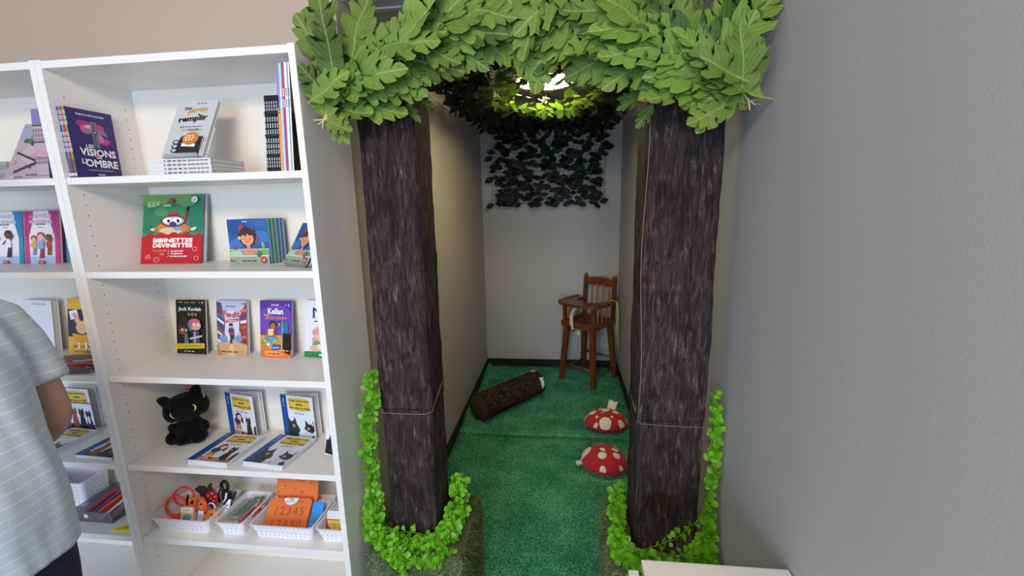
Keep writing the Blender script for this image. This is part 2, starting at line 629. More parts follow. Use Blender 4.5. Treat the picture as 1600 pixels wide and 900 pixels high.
# ------------------------------------------------------------------ tree trunks
def bark_material():
    m = bpy.data.materials.new('printed_bark_fabric')
    m.use_nodes = True
    nt = m.node_tree
    b = nt.nodes['Principled BSDF']
    b.inputs['Roughness'].default_value = 0.72
    b.inputs['Specular IOR Level'].default_value = 0.25
    tc = nt.nodes.new('ShaderNodeTexCoord')
    mp = nt.nodes.new('ShaderNodeMapping')
    mp.inputs['Scale'].default_value = (1, 1, 0.17)
    nt.links.new(tc.outputs['Object'], mp.inputs['Vector'])
    n1 = nt.nodes.new('ShaderNodeTexNoise'); n1.inputs['Scale'].default_value = 72; n1.inputs['Detail'].default_value = 5; n1.inputs['Roughness'].default_value = 0.65
    n1.inputs['Distortion'].default_value = 1.2
    n3 = nt.nodes.new('ShaderNodeTexNoise'); n3.inputs['Scale'].default_value = 260; n3.inputs['Detail'].default_value = 3
    nt.links.new(mp.outputs[0], n1.inputs['Vector'])
    nt.links.new(tc.outputs['Object'], n3.inputs['Vector'])
    n2 = nt.nodes.new('ShaderNodeTexNoise'); n2.inputs['Scale'].default_value = 7; n2.inputs['Detail'].default_value = 3
    nt.links.new(tc.outputs['Object'], n2.inputs['Vector'])
    r = nt.nodes.new('ShaderNodeValToRGB')
    r.color_ramp.elements[0].position = 0.36; r.color_ramp.elements[0].color = (*lin('221b1c'), 1)
    r.color_ramp.elements[1].position = 0.74; r.color_ramp.elements[1].color = (*lin('a08a82'), 1)
    e = r.color_ramp.elements.new(0.52); e.color = (*lin('443938'), 1)
    e = r.color_ramp.elements.new(0.63); e.color = (*lin('605150'), 1)
    nt.links.new(n1.outputs['Fac'], r.inputs['Fac'])
    r2 = nt.nodes.new('ShaderNodeValToRGB')
    r2.color_ramp.elements[0].position = 0.35; r2.color_ramp.elements[0].color = (*lin('8f8b92'), 1)
    r2.color_ramp.elements[1].position = 0.65; r2.color_ramp.elements[1].color = (1, 0.96, 0.95, 1)
    nt.links.new(n2.outputs['Fac'], r2.inputs['Fac'])
    mix = nt.nodes.new('ShaderNodeMixRGB'); mix.blend_type = 'MULTIPLY'; mix.inputs[0].default_value = 0.7
    nt.links.new(r.outputs['Color'], mix.inputs[1]); nt.links.new(r2.outputs['Color'], mix.inputs[2])
    nt.links.new(mix.outputs[0], b.inputs['Base Color'])
    ad = nt.nodes.new('ShaderNodeMath'); ad.operation = 'MULTIPLY_ADD'; ad.inputs[1].default_value = 0.35
    nt.links.new(n3.outputs['Fac'], ad.inputs[0]); nt.links.new(n1.outputs['Fac'], ad.inputs[2])
    bp = nt.nodes.new('ShaderNodeBump'); bp.inputs['Strength'].default_value = 0.8; bp.inputs['Distance'].default_value = 0.012
    nt.links.new(ad.outputs[0], bp.inputs['Height'])
    nt.links.new(bp.outputs['Normal'], b.inputs['Normal'])
    return m


BARK = bark_material()
CORD = M('brown_cord', '7d6a5c', 0.8)


def trunk(name, label, x0, x1, y0, y1, zb, zt, seam, seed):
    t = thing(name, label, 'tree trunk', ((x0 + x1) / 2, (y0 + y1) / 2, zb))
    hx, hy = (x1 - x0) / 2, (y1 - y0) / 2

    def wrap(nm, z0, z1, grow):
        per = []
        nx, ny = 22, 16
        rc = 0.012
        for i in range(nx): per.append((-hx + 2 * hx * i / nx, -hy, 0, -1))
        for i in range(ny): per.append((hx, -hy + 2 * hy * i / ny, 1, 0))
        for i in range(nx): per.append((hx - 2 * hx * i / nx, hy, 0, 1))
        for i in range(ny): per.append((-hx, hy - 2 * hy * i / ny, -1, 0))
        n = len(per)
        nz = max(4, int((z1 - z0) / 0.0125))
        vs, fs = [], []
        for k in range(nz + 1):
            z = z0 + (z1 - z0) * k / nz
            for (px, py, qx, qy) in per:
                # rounded corners
                cx = max(-hx + rc, min(hx - rc, px)); cy = max(-hy + rc, min(hy - rc, py))
                d = Vector((px - cx, py - cy))
                if d.length > 1e-6:
                    d.normalize()
                else:
                    d = Vector((qx, qy))
                wob = 0.0035 * noise.noise(Vector((px * 6 + seed, py * 6, z * 2.2)))
                rid = 0.0042 * noise.noise(Vector((px * 55 + seed, py * 55, z * 9))) + 0.0025 * noise.noise(Vector((px * 130, py * 130 + seed, z * 22)))
                e = grow + wob + rid
                vs.append((cx + d.x * (rc + e), cy + d.y * (rc + e), z - zb))
        for k in range(nz):
            for i in range(n):
                fs.append((k * n + i, k * n + (i + 1) % n, (k + 1) * n + (i + 1) % n, (k + 1) * n + i))
        fs.append(tuple(range(n))[::-1])
        fs.append(tuple(nz * n + i for i in range(n)))
        return MB().add(vs, fs, 0, True).build(nm, BARK, t)
    wrap('lower_bark_wrap', zb, seam - 0.002, 0.0)
    wrap('upper_bark_wrap', seam, zt, 0.004)
    return t, hx, hy


tl, hx, hy = trunk('tree_trunk', 'square tree trunk wrapped in dark brown bark cloth next to the bookcase', 0.088, 0.262, 0.15, 0.325, 0.3925, 2.02, 0.893, 3.1)
pts = [(-hx - 0.004, -hy - 0.005, 0.49), (-hx / 2, -hy - 0.007, 0.489), (hx / 2, -hy - 0.007, 0.489), (hx - 0.012, -hy - 0.007, 0.491), (hx + 0.005, -hy + 0.005, 0.495),
       (hx + 0.007, -hy + 0.06, 0.52), (hx + 0.007, hy - 0.04, 0.545), (hx + 0.007, hy, 0.55)]
MB().tube(pts, 0.0018, 5).build('seam_cord', CORD, tl)
tr, hx, hy = trunk('tree_trunk', 'square tree trunk wrapped in dark brown bark cloth next to the grey side wall', 0.958, 1.165, 0.15, 0.325, 0.3925, 2.02, 0.882, 8.6)
pts = [(-hx - 0.007, hy * 0.2, 0.53), (-hx - 0.007, -hy + 0.06, 0.515), (-hx + 0.006, -hy - 0.006, 0.482), (-hx / 3, -hy - 0.008, 0.480), (hx / 3, -hy - 0.008, 0.478), (hx + 0.003, -hy - 0.007, 0.477)]
MB().tube(pts, 0.0014, 5).build('seam_cord', CORD, tr)
pts = [(-hx - 0.004 + 0.006 * math.sin(k * 0.7), -hy - 0.007, 0.482 + (1.6 - 0.482) * k / 14) for k in range(15)]
MB().tube(pts, 0.0016, 5).build('loose_thread', CORD, tr)

# ------------------------------------------------------------------ leaf arch
LEAF_OUT = [(0.012, 0.0), (0.016, 0.12), (0.09, 0.17), (0.17, 0.26), (0.205, 0.35), (0.19, 0.40), (0.135, 0.375), (0.185, 0.46), (0.245, 0.58), (0.255, 0.67), (0.215, 0.70),
            (0.135, 0.63), (0.165, 0.74), (0.185, 0.83), (0.155, 0.875), (0.10, 0.82), (0.105, 0.91), (0.065, 0.975), (0.0, 1.0)]


def big_leaf_mesh(name, seed, L, wide, fold, bend, mat):
    rnd = random.Random(seed)
    vs, fs = [], []
    mid = []
    for sgn in (-1, 1):
        run = 0.0
        row_o, row_m = [], []
        for i, (x, y) in enumerate(LEAF_OUT[:-1]):
            xx = x * wide * rnd.uniform(0.88, 1.12)
            yy = y + rnd.uniform(-0.012, 0.012)
            run = max(run, y * 0.86)
            row_o.append((sgn * xx * L, yy * L))
            row_m.append((0.0, min(run + 0.02, 0.95) * L if i else 0.0))
        base = len(vs)

        def zf(x, y):
            return fold * abs(x) * 1.5 - bend * (y / L) ** 2 * L + 0.006 * math.sin(abs(x) * 80 + y * 45 + seed)
        for (x, y) in row_o:
            vs.append((x, y, zf(x, y)))
        for (x, y) in row_m:
            vs.append((x, y, zf(x, y) - 0.001))
        vs.append((0, L, zf(0, L)))
        n = len(row_o)
        for i in range(n - 1):
            q = [base + i, base + i + 1, base + n + i + 1, base + n + i]
            if row_m[i] == row_m[i + 1]:
                q = [base + i, base + i + 1, base + n + i]
            fs.append(q if sgn < 0 else q[::-1])
        q = [base + n - 1, base + 2 * n, base + 2 * n - 1]
        fs.append(q if sgn < 0 else q[::-1])
    me = bpy.data.meshes.new(name)
    me.from_pydata(vs, [], fs)
    me.materials.append(mat)
    me.polygons.foreach_set('use_smooth', [True] * len(fs))
    me.update()
    return me


GLEAF = leaf_material('garland_leaf_green', '708a38', 0.6, rand=0.2, translucent=0.12, vein=0.35, length=0.26)
GLEAF2 = leaf_material('garland_leaf_dark', '50692b', 0.6, rand=0.2, translucent=0.2, vein=0.35, length=0.26)
TWIG = M('garland_twig', '8a7a52', 0.8)
big = [big_leaf_mesh('leaf', s, 0.195, w, f, bd, GLEAF) for s, w, f, bd in ((1, 1.0, 0.16, 0.10), (2, 0.85, 0.28, 0.16), (3, 1.1, 0.08, 0.18), (4, 0.92, -0.12, 0.12), (5, 1.05, 0.22, 0.05))]
bigd = [big_leaf_mesh('leaf', s, 0.195, w, f, bd, GLEAF2) for s, w, f, bd in ((6, 0.95, 0.2, 0.10), (7, 0.8, 0.3, 0.2))]

arch = thing('leaf_garland', 'big arch of lobed green artificial leaves spanning the tops of both tree trunks', 'garland', (0.615, 0.06, 1.85))
AO = Vector(arch.location)


def place_leaf(me, pos, direc, normal, scale, parent, origin, name='leaf'):
    y = Vector(direc).normalized()
    n = Vector(normal)
    z = (n - y * n.dot(y)).normalized()
    x = y.cross(z)
    m = Matrix((x, y, z)).transposed().to_4x4()
    m = Matrix.Translation(Vector(pos) - origin) @ m @ Matrix.Scale(scale, 4)
    o = bpy.data.objects.new(name, me)
    o.matrix_local = m
    COL.objects.link(o)
    o.parent = parent
    return o


def arch_center(s):
    return Vector((0.615 + 0.545 * s, 0.075, 2.085 - 0.175 * abs(s) ** 1.7 - 0.045 * max(0.0, s) ** 1.5))


def arch_tan(s):
    d = arch_center(s + 0.01) - arch_center(s - 0.01)
    d.normalize()
    return d


# bare support strip and wire stems inside the leaves
MB().tube([arch_center(-0.98 + 1.96 * k / 24) + Vector((0, 0.05, 0)) for k in range(25)], 0.022, 8).build('support_branch', TWIG, arch).location = -AO
rg = random.Random(21)
slots = []
for row, (o_, off) in enumerate(((-0.95, 0.0), (-0.55, 0.5), (-0.15, 0.2), (0.25, 0.7), (0.65, 0.35), (1.0, 0.1))):
    nrow = 24
    for k in range(nrow):
        s = -1.0 + 2.0 * (k + off) / nrow
        slots.append((s, o_))
for (s, o_) in slots:
    if -1.0 <= s < -0.5 and o_ > 0.4 and rg.random() < 0.7:
        continue
    s += rg.uniform(-0.03, 0.03)
    o_ += rg.uniform(-0.14, 0.14)
    s = max(-1, min(1, s))
    c = arch_center(s)
    t = arch_tan(s)
    nrm = Vector((-t.z, 0, t.x))                      # outward (up) in the arch plane
    inward = 1 if s < 0 else -1
    tc_ = t * inward                                   # towards the middle
    mid = max(0.0, 1 - abs(s) / 0.22)
    end_ = max(0.0, (abs(s) - 0.45) / 0.55)
    ang = math.radians(o_ * (46 - (34 * end_ if o_ > 0 else 0)) + rg.uniform(-16, 16))
    d = tc_ * math.cos(ang) + nrm * math.sin(ang)
    if mid > 0:
        down = Vector((rg.uniform(-0.6, 0.6), 0, -1)) if o_ < 0.5 else Vector((rg.uniform(-0.8, 0.8), 0, 0.3))
        d = d * (1 - mid) + down.normalized() * mid
    d = d.normalized()
    pos = c + nrm * ((o_ - 0.5 * end_) * (0.045 + 0.055 * (1 - abs(s)))) - d * 0.085
    pos.y = 0.085 - 0.055 * (1 - o_ * o_) - 0.018 * abs(s) + rg.uniform(-0.02, 0.02)
    d.y = -rg.uniform(0.05, 0.35)
    nr = Vector((rg.uniform(-0.5, 0.5), -1, rg.uniform(-0.2, 0.55)))
    dark = rg.random() < 0.10
    place_leaf(rg.choice(bigd if dark else big), pos, d, nr, rg.uniform(0.75, 1.05), arch, AO)
# sprays standing out at the two upper ends and little tufts below the ends
for (x, y, z, dx, dy, dz, sc, dk) in (
        (0.075, 0.05, 1.975, -0.10, -0.1, 1.0, 1.12, 0), (0.085, 0.03, 1.93, -0.45, -0.2, 0.9, 0.95, 0), (0.10, 0.02, 1.90, -0.06, -0.2, 1.0, 1.0, 1), (0.10, 0.03, 1.90, -0.85, -0.1, 0.55, 0.62, 1),
        (0.115, 0.06, 1.955, 0.75, -0.1, 0.5, 1.0, 1), (0.13, 0.04, 1.965, 0.25, 0.0, 0.9, 1.0, 0), (0.285, 0.10, 2.02, -0.05, 0.0, 1.0, 0.7, 1), (0.09, 0.02, 1.855, -0.55, -0.2, 0.75, 0.72, 1),
        (0.055, 0.03, 1.82, -0.22, -0.2, 1.0, 0.72, 0), (0.05, 0.02, 1.81, 0.4, -0.3, 0.9, 0.8, 0), (0.05, 0.02, 1.825, 0.9, -0.3, -0.35, 0.55, 0), (0.06, 0.02, 1.83, 0.65, -0.3, -0.7, 0.5, 0),
        (1.085, 0.03, 1.93, 0.75, -0.1, 0.75, 1.05, 0), (1.07, 0.04, 1.93, 0.62, -0.1, 0.9, 1.1, 1), (1.075, 0.05, 1.93, 0.30, 0.0, 1.0, 0.85, 0), (1.06, 0.06, 1.94, -0.35, 0.0, 1.0, 0.85, 0), (1.06, 0.07, 1.95, -0.15, 0.1, 1.0, 0.8, 1),
        (1.12, 0.02, 1.88, 0.35, -0.2, 1.0, 0.8, 0), (1.16, 0.02, 1.82, -0.15, -0.3, 1.0, 0.9, 0), (1.17, 0.02, 1.83, 0.12, -0.1, 1.0, 0.72, 1), (1.16, 0.02, 1.83, -0.9, -0.3, -0.35, 0.8, 0), (1.14, 0.02, 1.85, -0.7, -0.3, -0.7, 0.7, 0),
        (0.955, 0.10, 1.872, -0.9, 0.1, -0.3, 0.52, 1), (0.96, 0.12, 1.86, -0.9, 0.1, 0.1, 0.5, 1), (0.965, 0.11, 1.85, -0.6, 0.0, -0.8, 0.42, 1), (0.26, 0.12, 1.90, 0.8, 0.0, -0.3, 0.42, 1), (0.255, 0.12, 1.885, 0.5, 0.0, -0.7, 0.36, 1)):
    place_leaf(rg.choice(bigd if dk else big), (x, y, z), (dx, dy, dz), (rg.uniform(-0.2, 0.2), -1, rg.uniform(0, 0.3)), sc, arch, AO)
# cut stem ends at the outer feet of the garland
for sx, px in ((1, 0.055), (-1, 1.17)):
    mb = MB()
    for k in range(3):
        mb.tube([(px + sx * 0.03, 0.03, 1.87), (px + 0.004 * k, 0.012 + 0.004 * k, 1.825), (px - sx * (0.004 + 0.012 * k), 0.01, 1.800 + 0.012 * k)], [0.004, 0.003, 0.002], 6)
    mb.build('cut_stem', M('pale_stem_end', 'cbb98f', 0.7), arch).location = -AO

# ------------------------------------------------------------------ leafy creepers at the trunk feet
def small_leaf_mesh(name, L, W, fold, mat, pts=8, point=0.0):
    vs = [(0, 0, 0), (0, L * 0.5, -fold * 0.4), (0, L, 0.0)]
    fs = []
    for sgn in (-1, 1):
        b = len(vs)
        k = pts // 2
        for i in range(1, k + 1):
            t = i / (k + 1)
            vs.append((sgn * W * math.sin(PI * t) ** (0.8 + point) * (1.0 + 0.25 * (t - 0.5)), L * t, fold * math.sin(PI * t)))
        ring = [0] + list(range(b, b + k)) + [2]
        for i in range(len(ring) - 1):
            f = (1, ring[i], ring[i + 1])
            fs.append(f if sgn > 0 else f[::-1])
    me = bpy.data.meshes.new(name)
    me.from_pydata(vs, [], fs)
    me.materials.append(mat)
    me.polygons.foreach_set('use_smooth', [True] * len(fs))
    me.update()
    return me


VINE = leaf_material('creeper_leaf_green', '7cc22e', 0.38, rand=0.22, translucent=0.28, var=0.05)
VSTEM = M('creeper_stem', '5f9428', 0.6)
vine_meshes = [small_leaf_mesh('leaf', 0.022, 0.0105, 0.004, VINE), small_leaf_mesh('leaf', 0.019, 0.0095, -0.003, VINE), small_leaf_mesh('leaf', 0.025, 0.0115, 0.006, VINE)]


def smooth_path(pts, n):
    pts = [Vector(p) for p in pts]
    P_ = [pts[0]] + pts + [pts[-1]]
    out = []
    m = len(pts) - 1
    for k in range(n + 1):
        u = m * k / n
        i = min(int(u), m - 1)
        t = u - i
        a, b, c, d = P_[i], P_[i + 1], P_[i + 2], P_[i + 3]
        out.append(0.5 * ((2 * b) + (c - a) * t + (2 * a - 5 * b + 4 * c - d) * t * t + (3 * b - a - 3 * c + d) * t ** 3))
    return out


def creeper(name, label, loc, strands, seed, keep_out):
    t = thing(name, label, 'garland', loc)
    O = Vector(loc)
    r = random.Random(seed)
    spots = []
    stems = MB()
    for (pts, rad, nleaf, copies) in strands:
        for c in range(copies):
            jit = [Vector(p) + Vector((r.uniform(-rad, rad), r.uniform(-rad, rad), r.uniform(-rad, rad))) * (0 if copies == 1 else 1) for p in pts]
            L = sum((jit[i + 1] - jit[i]).length for i in range(len(jit) - 1))
            n = max(8, int(L / 0.016))
            path = smooth_path(jit, n)
            for q in path:
                q += Vector((r.uniform(-1, 1), r.uniform(-1, 1), r.uniform(-1, 1))) * 0.004
            path = [q for q in path if not keep_out(q)]
            if len(path) < 4:
                continue
            stems.tube([q - O for q in path], 0.0016, 5)
            for i in range(len(path) - 1):
                d = (path[i + 1] - path[i]).normalized()
                for h in range(nleaf):
                    a = Vector((r.uniform(-1, 1), r.uniform(-1.2, 0.7), r.uniform(-0.8, 1.0)))
                    a = (a - d * a.dot(d) * 0.8).normalized()
                    q = path[i].lerp(path[i + 1], r.random())
                    tip = q + a * 0.026
                    if keep_out(tip) or keep_out(q):
                        continue
                    spots.append((q, a, Vector((r.uniform(-0.7, 0.7), -0.8 + r.uniform(-0.4, 0.4), 0.5 + r.uniform(-0.5, 0.6)))))
    stems.build('stem', VSTEM, t)
    cam = Vector(camera.location)
    spots.sort(key=lambda s: (s[0] - cam).length)
    r2 = random.Random(seed + 1)
    for (q, a, n) in spots[:300]:
        place_leaf(r2.choice(vine_meshes), q + a * 0.003, a, n, r2.uniform(0.8, 1.2), t, O)
    rest = spots[300:]
    vs, fs = [], []
    for (q, a, n) in rest:
        me = r2.choice(vine_meshes)
        y = a.normalized(); z = (n - y * n.dot(y)).normalized(); x = y.cross(z)
        m = Matrix((x, y, z)).transposed().to_4x4()
        m = Matrix.Translation(q + a * 0.003 - O) @ m @ Matrix.Scale(r2.uniform(0.8, 1.2), 4)
        b = len(vs)
        vs.extend([m @ v.co for v in me.vertices])
        fs.extend([[b + i for i in p.vertices] for p in me.polygons])
    if rest:
        g = MB().add(vs, fs, 0, True).build('small_leaves', VINE, t)
        g['kind'] = 'stuff'
    return t


def ko_left(q):
    return (0.080 < q.x < 0.271 and 0.138 < q.y < 0.335) or q.z < 0.397 and (0.022 < q.x < 0.378 and 0.045 < q.y < 0.41) or (q.x < 0.012 and q.y < 0.30) or q.x < -0.01


def ko_right(q):
    return (0.948 < q.x < 1.175 and 0.138 < q.y < 0.335) or q.z < 0.397 and (0.866 < q.x < 1.211 and 0.045 < q.y < 0.43) or q.x > 1.222


creeper('creeper', 'bright green round-leaved creeper climbing beside and around the foot of the left tree trunk', (0.2, 0.11, 0.40),
        [([(0.070, 0.135, 1.02), (0.060, 0.125, 0.93), (0.052, 0.12, 0.84), (0.046, 0.115, 0.74), (0.045, 0.11, 0.62), (0.042, 0.105, 0.52), (0.05, 0.10, 0.43)], 0.017, 2, 4),
         ([(0.045, 0.11, 0.56), (0.050, 0.10, 0.47), (0.09, 0.095, 0.425), (0.17, 0.09, 0.415), (0.25, 0.095, 0.42), (0.30, 0.13, 0.435), (0.325, 0.20, 0.45)], 0.026, 2, 11),
         ([(0.04, 0.10, 0.50), (0.06, 0.085, 0.43), (0.12, 0.055, 0.40), (0.19, 0.045, 0.385), (0.26, 0.05, 0.40), (0.32, 0.07, 0.41)], 0.020, 2, 8),
         ([(0.28, 0.12, 0.43), (0.315, 0.16, 0.445), (0.325, 0.23, 0.47), (0.315, 0.30, 0.50), (0.30, 0.345, 0.49)], 0.026, 2, 8),
         ([(0.13, 0.05, 0.39), (0.17, 0.035, 0.365), (0.19, 0.032, 0.335)], 0.006, 2, 1)], 5, ko_left)
creeper('creeper', 'bright green round-leaved creeper around the foot of the right tree trunk by the grey wall', (1.06, 0.11, 0.40),
        [([(1.190, 0.16, 0.985), (1.196, 0.155, 0.90), (1.198, 0.15, 0.80), (1.196, 0.145, 0.70), (1.19, 0.14, 0.60), (1.185, 0.13, 0.50), (1.17, 0.11, 0.43)], 0.010, 2, 3),
         ([(1.188, 0.13, 0.60), (1.165, 0.125, 0.56), (1.13, 0.12, 0.525), (1.08, 0.115, 0.475), (1.02, 0.11, 0.45), (0.96, 0.11, 0.43)], 0.002, 2, 1),
         ([(1.185, 0.12, 0.48), (1.14, 0.11, 0.445), (1.07, 0.10, 0.425), (0.99, 0.10, 0.41), (0.93, 0.12, 0.42)], 0.006, 2, 2),
         ([(1.19, 0.10, 0.44), (1.12, 0.07, 0.41), (1.04, 0.055, 0.40), (0.97, 0.06, 0.405), (0.92, 0.09, 0.42), (0.905, 0.16, 0.44)], 0.022, 2, 9),
         ([(0.93, 0.09, 0.42), (0.905, 0.14, 0.44), (0.91, 0.21, 0.465), (0.92, 0.27, 0.50), (0.93, 0.33, 0.52)], 0.022, 2, 8),
         ([(1.205, 0.15, 0.55), (1.205, 0.12, 0.48), (1.195, 0.09, 0.43), (1.20, 0.06, 0.405)], 0.010, 2, 5)], 9, ko_right)

# ------------------------------------------------------------------ leaf screen under the alcove ceiling, hanging down the back wall
NLEAF = leaf_material('screen_leaf_lit', '3b5a1d', 0.55, rand=0.25, translucent=0.35, var=0.1)  # lamp glow put into the colour: greener leaf near the light, dark one elsewhere
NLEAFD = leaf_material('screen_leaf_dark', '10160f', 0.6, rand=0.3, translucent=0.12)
WIRE = M('dark_wire', '15181a', 0.6)
net = thing('leaf_screen', 'dark leafy wire screen under the alcove ceiling, hanging down the back wall', 'leaf screen', (0.585, 2.0, 2.0))
NO = Vector(net.location)


def net_pt(x, u):
    """u runs along the screen: ceiling from y 0.55 to 2.80, then down the back wall"""
    if u < 2.2:
        y = 0.55 + u
        dx, dy = (x - 0.61) / 0.30, (y - 1.25) / 0.62
        sag = 0.10 * math.exp(-(dx * dx) * 0.7 - dy * dy)
        side = 0.0
        return Vector((x, y, 2.212 - sag - 0.02 * (1 - math.cos((x - 0.585) * 3))))
    if u < 2.28:
        t = (u - 2.2) / 0.08 * PI / 2
        return Vector((x, 2.75 + 0.05 * math.sin(t), 2.162 + 0.05 * math.cos(t)))
    return Vector((x, 2.80 + 0.006 * math.sin(x * 9), 2.162 - (u - 2.28)))


wires = MB()
x0n, x1n = 0.085, 1.085
U1 = 2.28 + 0.59
nx_ = 25
for i in range(nx_ + 1):
    x = x0n + (x1n - x0n) * i / nx_
    pts = [net_pt(x, U1 * k / 44) - NO for k in range(45)]
    wires.tube(pts, 0.0014, 3, caps=False)
nu = int(U1 / 0.04)
for k in range(nu + 1):
    u = U1 * k / nu
    pts = [net_pt(x0n + (x1n - x0n) * i / 10, u) - NO for i in range(11)]
    wires.tube(pts, 0.0014, 3, caps=False)
w = wires.build('wire_grid', WIRE, net)
w['kind'] = 'stuff'
nm = [small_leaf_mesh('leaf', 0.086, 0.025, 0.006, NLEAFD, 6, 0.3), small_leaf_mesh('leaf', 0.078, 0.022, -0.005, NLEAFD, 6, 0.3)]
nmg = [small_leaf_mesh('leaf', 0.068, 0.019, 0.006, NLEAF, 6, 0.3), small_leaf_mesh('leaf', 0.06, 0.018, -0.005, NLEAF, 6, 0.3)]
rn = random.Random(33)
spots = []
for row in range(15):                                  # hanging part: rows of leaf pairs
    u = 2.295 + row * 0.0405
    for k in range(20):
        x = x0n + 0.02 + (x1n - x0n - 0.04) * (k + 0.5 * (row % 2)) / 19.5
        if rn.random() < 0.02:
            continue
        p = net_pt(min(x, x1n), u) + Vector((0, -rn.uniform(0.006, 0.02), rn.uniform(-0.012, 0.012)))
        d = Vector((rn.choice((-1, 1)) * rn.uniform(0.4, 1), rn.uniform(-0.35, 0), rn.uniform(-0.5, 0.3)))
        spots.append((p, d, Vector((rn.uniform(-0.4, 0.4), -1, rn.uniform(-0.4, 0.4))), False))
hang = spots[:]
spots = []
for row in range(62):
    u = 0.05 + row * 0.034
    for k in range(25):
        x = x0n + 0.01 + (x1n - x0n - 0.02) * (k + 0.5 * (row % 2)) / 24.5
        p = net_pt(min(x, x1n), u) + Vector((0, rn.uniform(-0.015, 0.015), -rn.uniform(0.0, 0.02)))
        d = Vector((rn.uniform(-1, 1), rn.uniform(-1, 0.6), rn.uniform(-0.55, 0.1)))
        g = ((p.x - 0.61) / 0.30) ** 2 + ((p.y - 1.25) / 0.6) ** 2 < 1  # inside the painted glow around the lamp
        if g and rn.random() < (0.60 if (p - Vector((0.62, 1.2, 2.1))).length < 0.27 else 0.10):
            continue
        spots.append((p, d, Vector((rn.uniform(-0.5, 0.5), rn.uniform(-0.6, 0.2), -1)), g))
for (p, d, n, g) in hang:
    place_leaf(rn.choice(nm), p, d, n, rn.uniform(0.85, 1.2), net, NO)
left = 300 - len(hang)
spots.sort(key=lambda s: (s[0] - Vector((0.62, 1.25, 2.1))).length)
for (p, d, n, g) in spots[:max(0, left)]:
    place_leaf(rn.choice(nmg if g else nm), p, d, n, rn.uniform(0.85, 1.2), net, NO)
for gsel, mt, nmx, ms in ((True, NLEAF, 'lit_leaves', nmg), (False, NLEAFD, 'dark_leaves', nm)):
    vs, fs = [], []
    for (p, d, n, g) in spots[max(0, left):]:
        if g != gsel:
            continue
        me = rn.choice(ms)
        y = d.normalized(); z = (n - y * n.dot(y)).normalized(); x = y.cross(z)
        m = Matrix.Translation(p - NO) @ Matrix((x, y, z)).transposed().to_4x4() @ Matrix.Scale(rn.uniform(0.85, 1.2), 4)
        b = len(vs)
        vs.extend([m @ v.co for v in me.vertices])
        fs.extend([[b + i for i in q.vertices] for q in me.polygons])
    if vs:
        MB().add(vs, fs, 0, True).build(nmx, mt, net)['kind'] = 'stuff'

# ceiling lamp above the screen
lamp = thing('ceiling_light', 'bright warm ceiling light glowing through the leaf screen', 'ceiling light', (0.62, 1.33, ZC - 0.003))
MB().lathe([(0.0, 0.0), (0.17, 0.0), (0.175, -0.006), (0.175, -0.03), (0.16, -0.034), (0.0, -0.034)], 32, cap=False).build('lamp_housing', M('lamp_white_metal', 'e8e4dc', 0.4), lamp)
MB().lathe([(0.0, -0.0345), (0.155, -0.0345), (0.152, -0.04), (0.12, -0.048), (0.0, -0.052)], 32, cap=False).build('lamp_diffuser', M('lamp_diffuser_glow', 'ffe3ac', 0.5, emit=54.0), lamp)

# ------------------------------------------------------------------ log cushion
LOGM = bpy.data.materials.new('log_print_fabric')
LOGM.use_nodes = True
nt = LOGM.node_tree
b = nt.nodes['Principled BSDF']; b.inputs['Roughness'].default_value = 0.85; b.inputs['Specular IOR Level'].default_value = 0.1
tc = nt.nodes.new('ShaderNodeTexCoord')
mp = nt.nodes.new('ShaderNodeMapping'); mp.inputs['Scale'].default_value = (1, 0.16, 1)
nt.links.new(tc.outputs['Object'], mp.inputs[0])
wv = nt.nodes.new('ShaderNodeTexNoise'); wv.inputs['Scale'].default_value = 9; wv.inputs['Detail'].default_value = 1
nt.links.new(mp.outputs[0], wv.inputs['Vector'])
ml = nt.nodes.new('ShaderNodeMath'); ml.operation = 'MULTIPLY'; ml.inputs[1].default_value = 150
nt.links.new(wv.outputs['Fac'], ml.inputs[0])
sn = nt.nodes.new('ShaderNodeMath'); sn.operation = 'SINE'
nt.links.new(ml.outputs[0], sn.inputs[0])
r = nt.nodes.new('ShaderNodeValToRGB')
r.color_ramp.elements[0].position = 0.1; r.color_ramp.elements[0].color = (*lin('2a1d19'), 1)
r.color_ramp.elements[1].position = 0.6; r.color_ramp.elements[1].color = (*lin('4e3a31'), 1)
nt.links.new(sn.outputs[0], r.inputs['Fac']); nt.links.new(r.outputs['Color'], b.inputs['Base Color'])
LOGEND = bpy.data.materials.new('log_end_rings')
LOGEND.use_nodes = True
nt = LOGEND.node_tree
b = nt.nodes['Principled BSDF']; b.inputs['Roughness'].default_value = 0.85; b.inputs['Specular IOR Level'].default_value = 0.1
tc = nt.nodes.new('ShaderNodeTexCoord')
wv = nt.nodes.new('ShaderNodeTexWave'); wv.wave_type = 'RINGS'; wv.rings_direction = 'Y'; wv.inputs['Scale'].default_value = 16; wv.inputs['Distortion'].default_value = 1.5; wv.inputs['Detail Scale'].default_value = 2
nt.links.new(tc.outputs['Object'], wv.inputs['Vector'])
r = nt.nodes.new('ShaderNodeValToRGB')
r.color_ramp.elements[0].color = (*lin('4a372d'), 1); r.color_ramp.elements[1].color = (*lin('6b5243'), 1)
nt.links.new(wv.outputs['Color'], r.inputs['Fac']); nt.links.new(r.outputs['Color'], b.inputs['Base Color'])

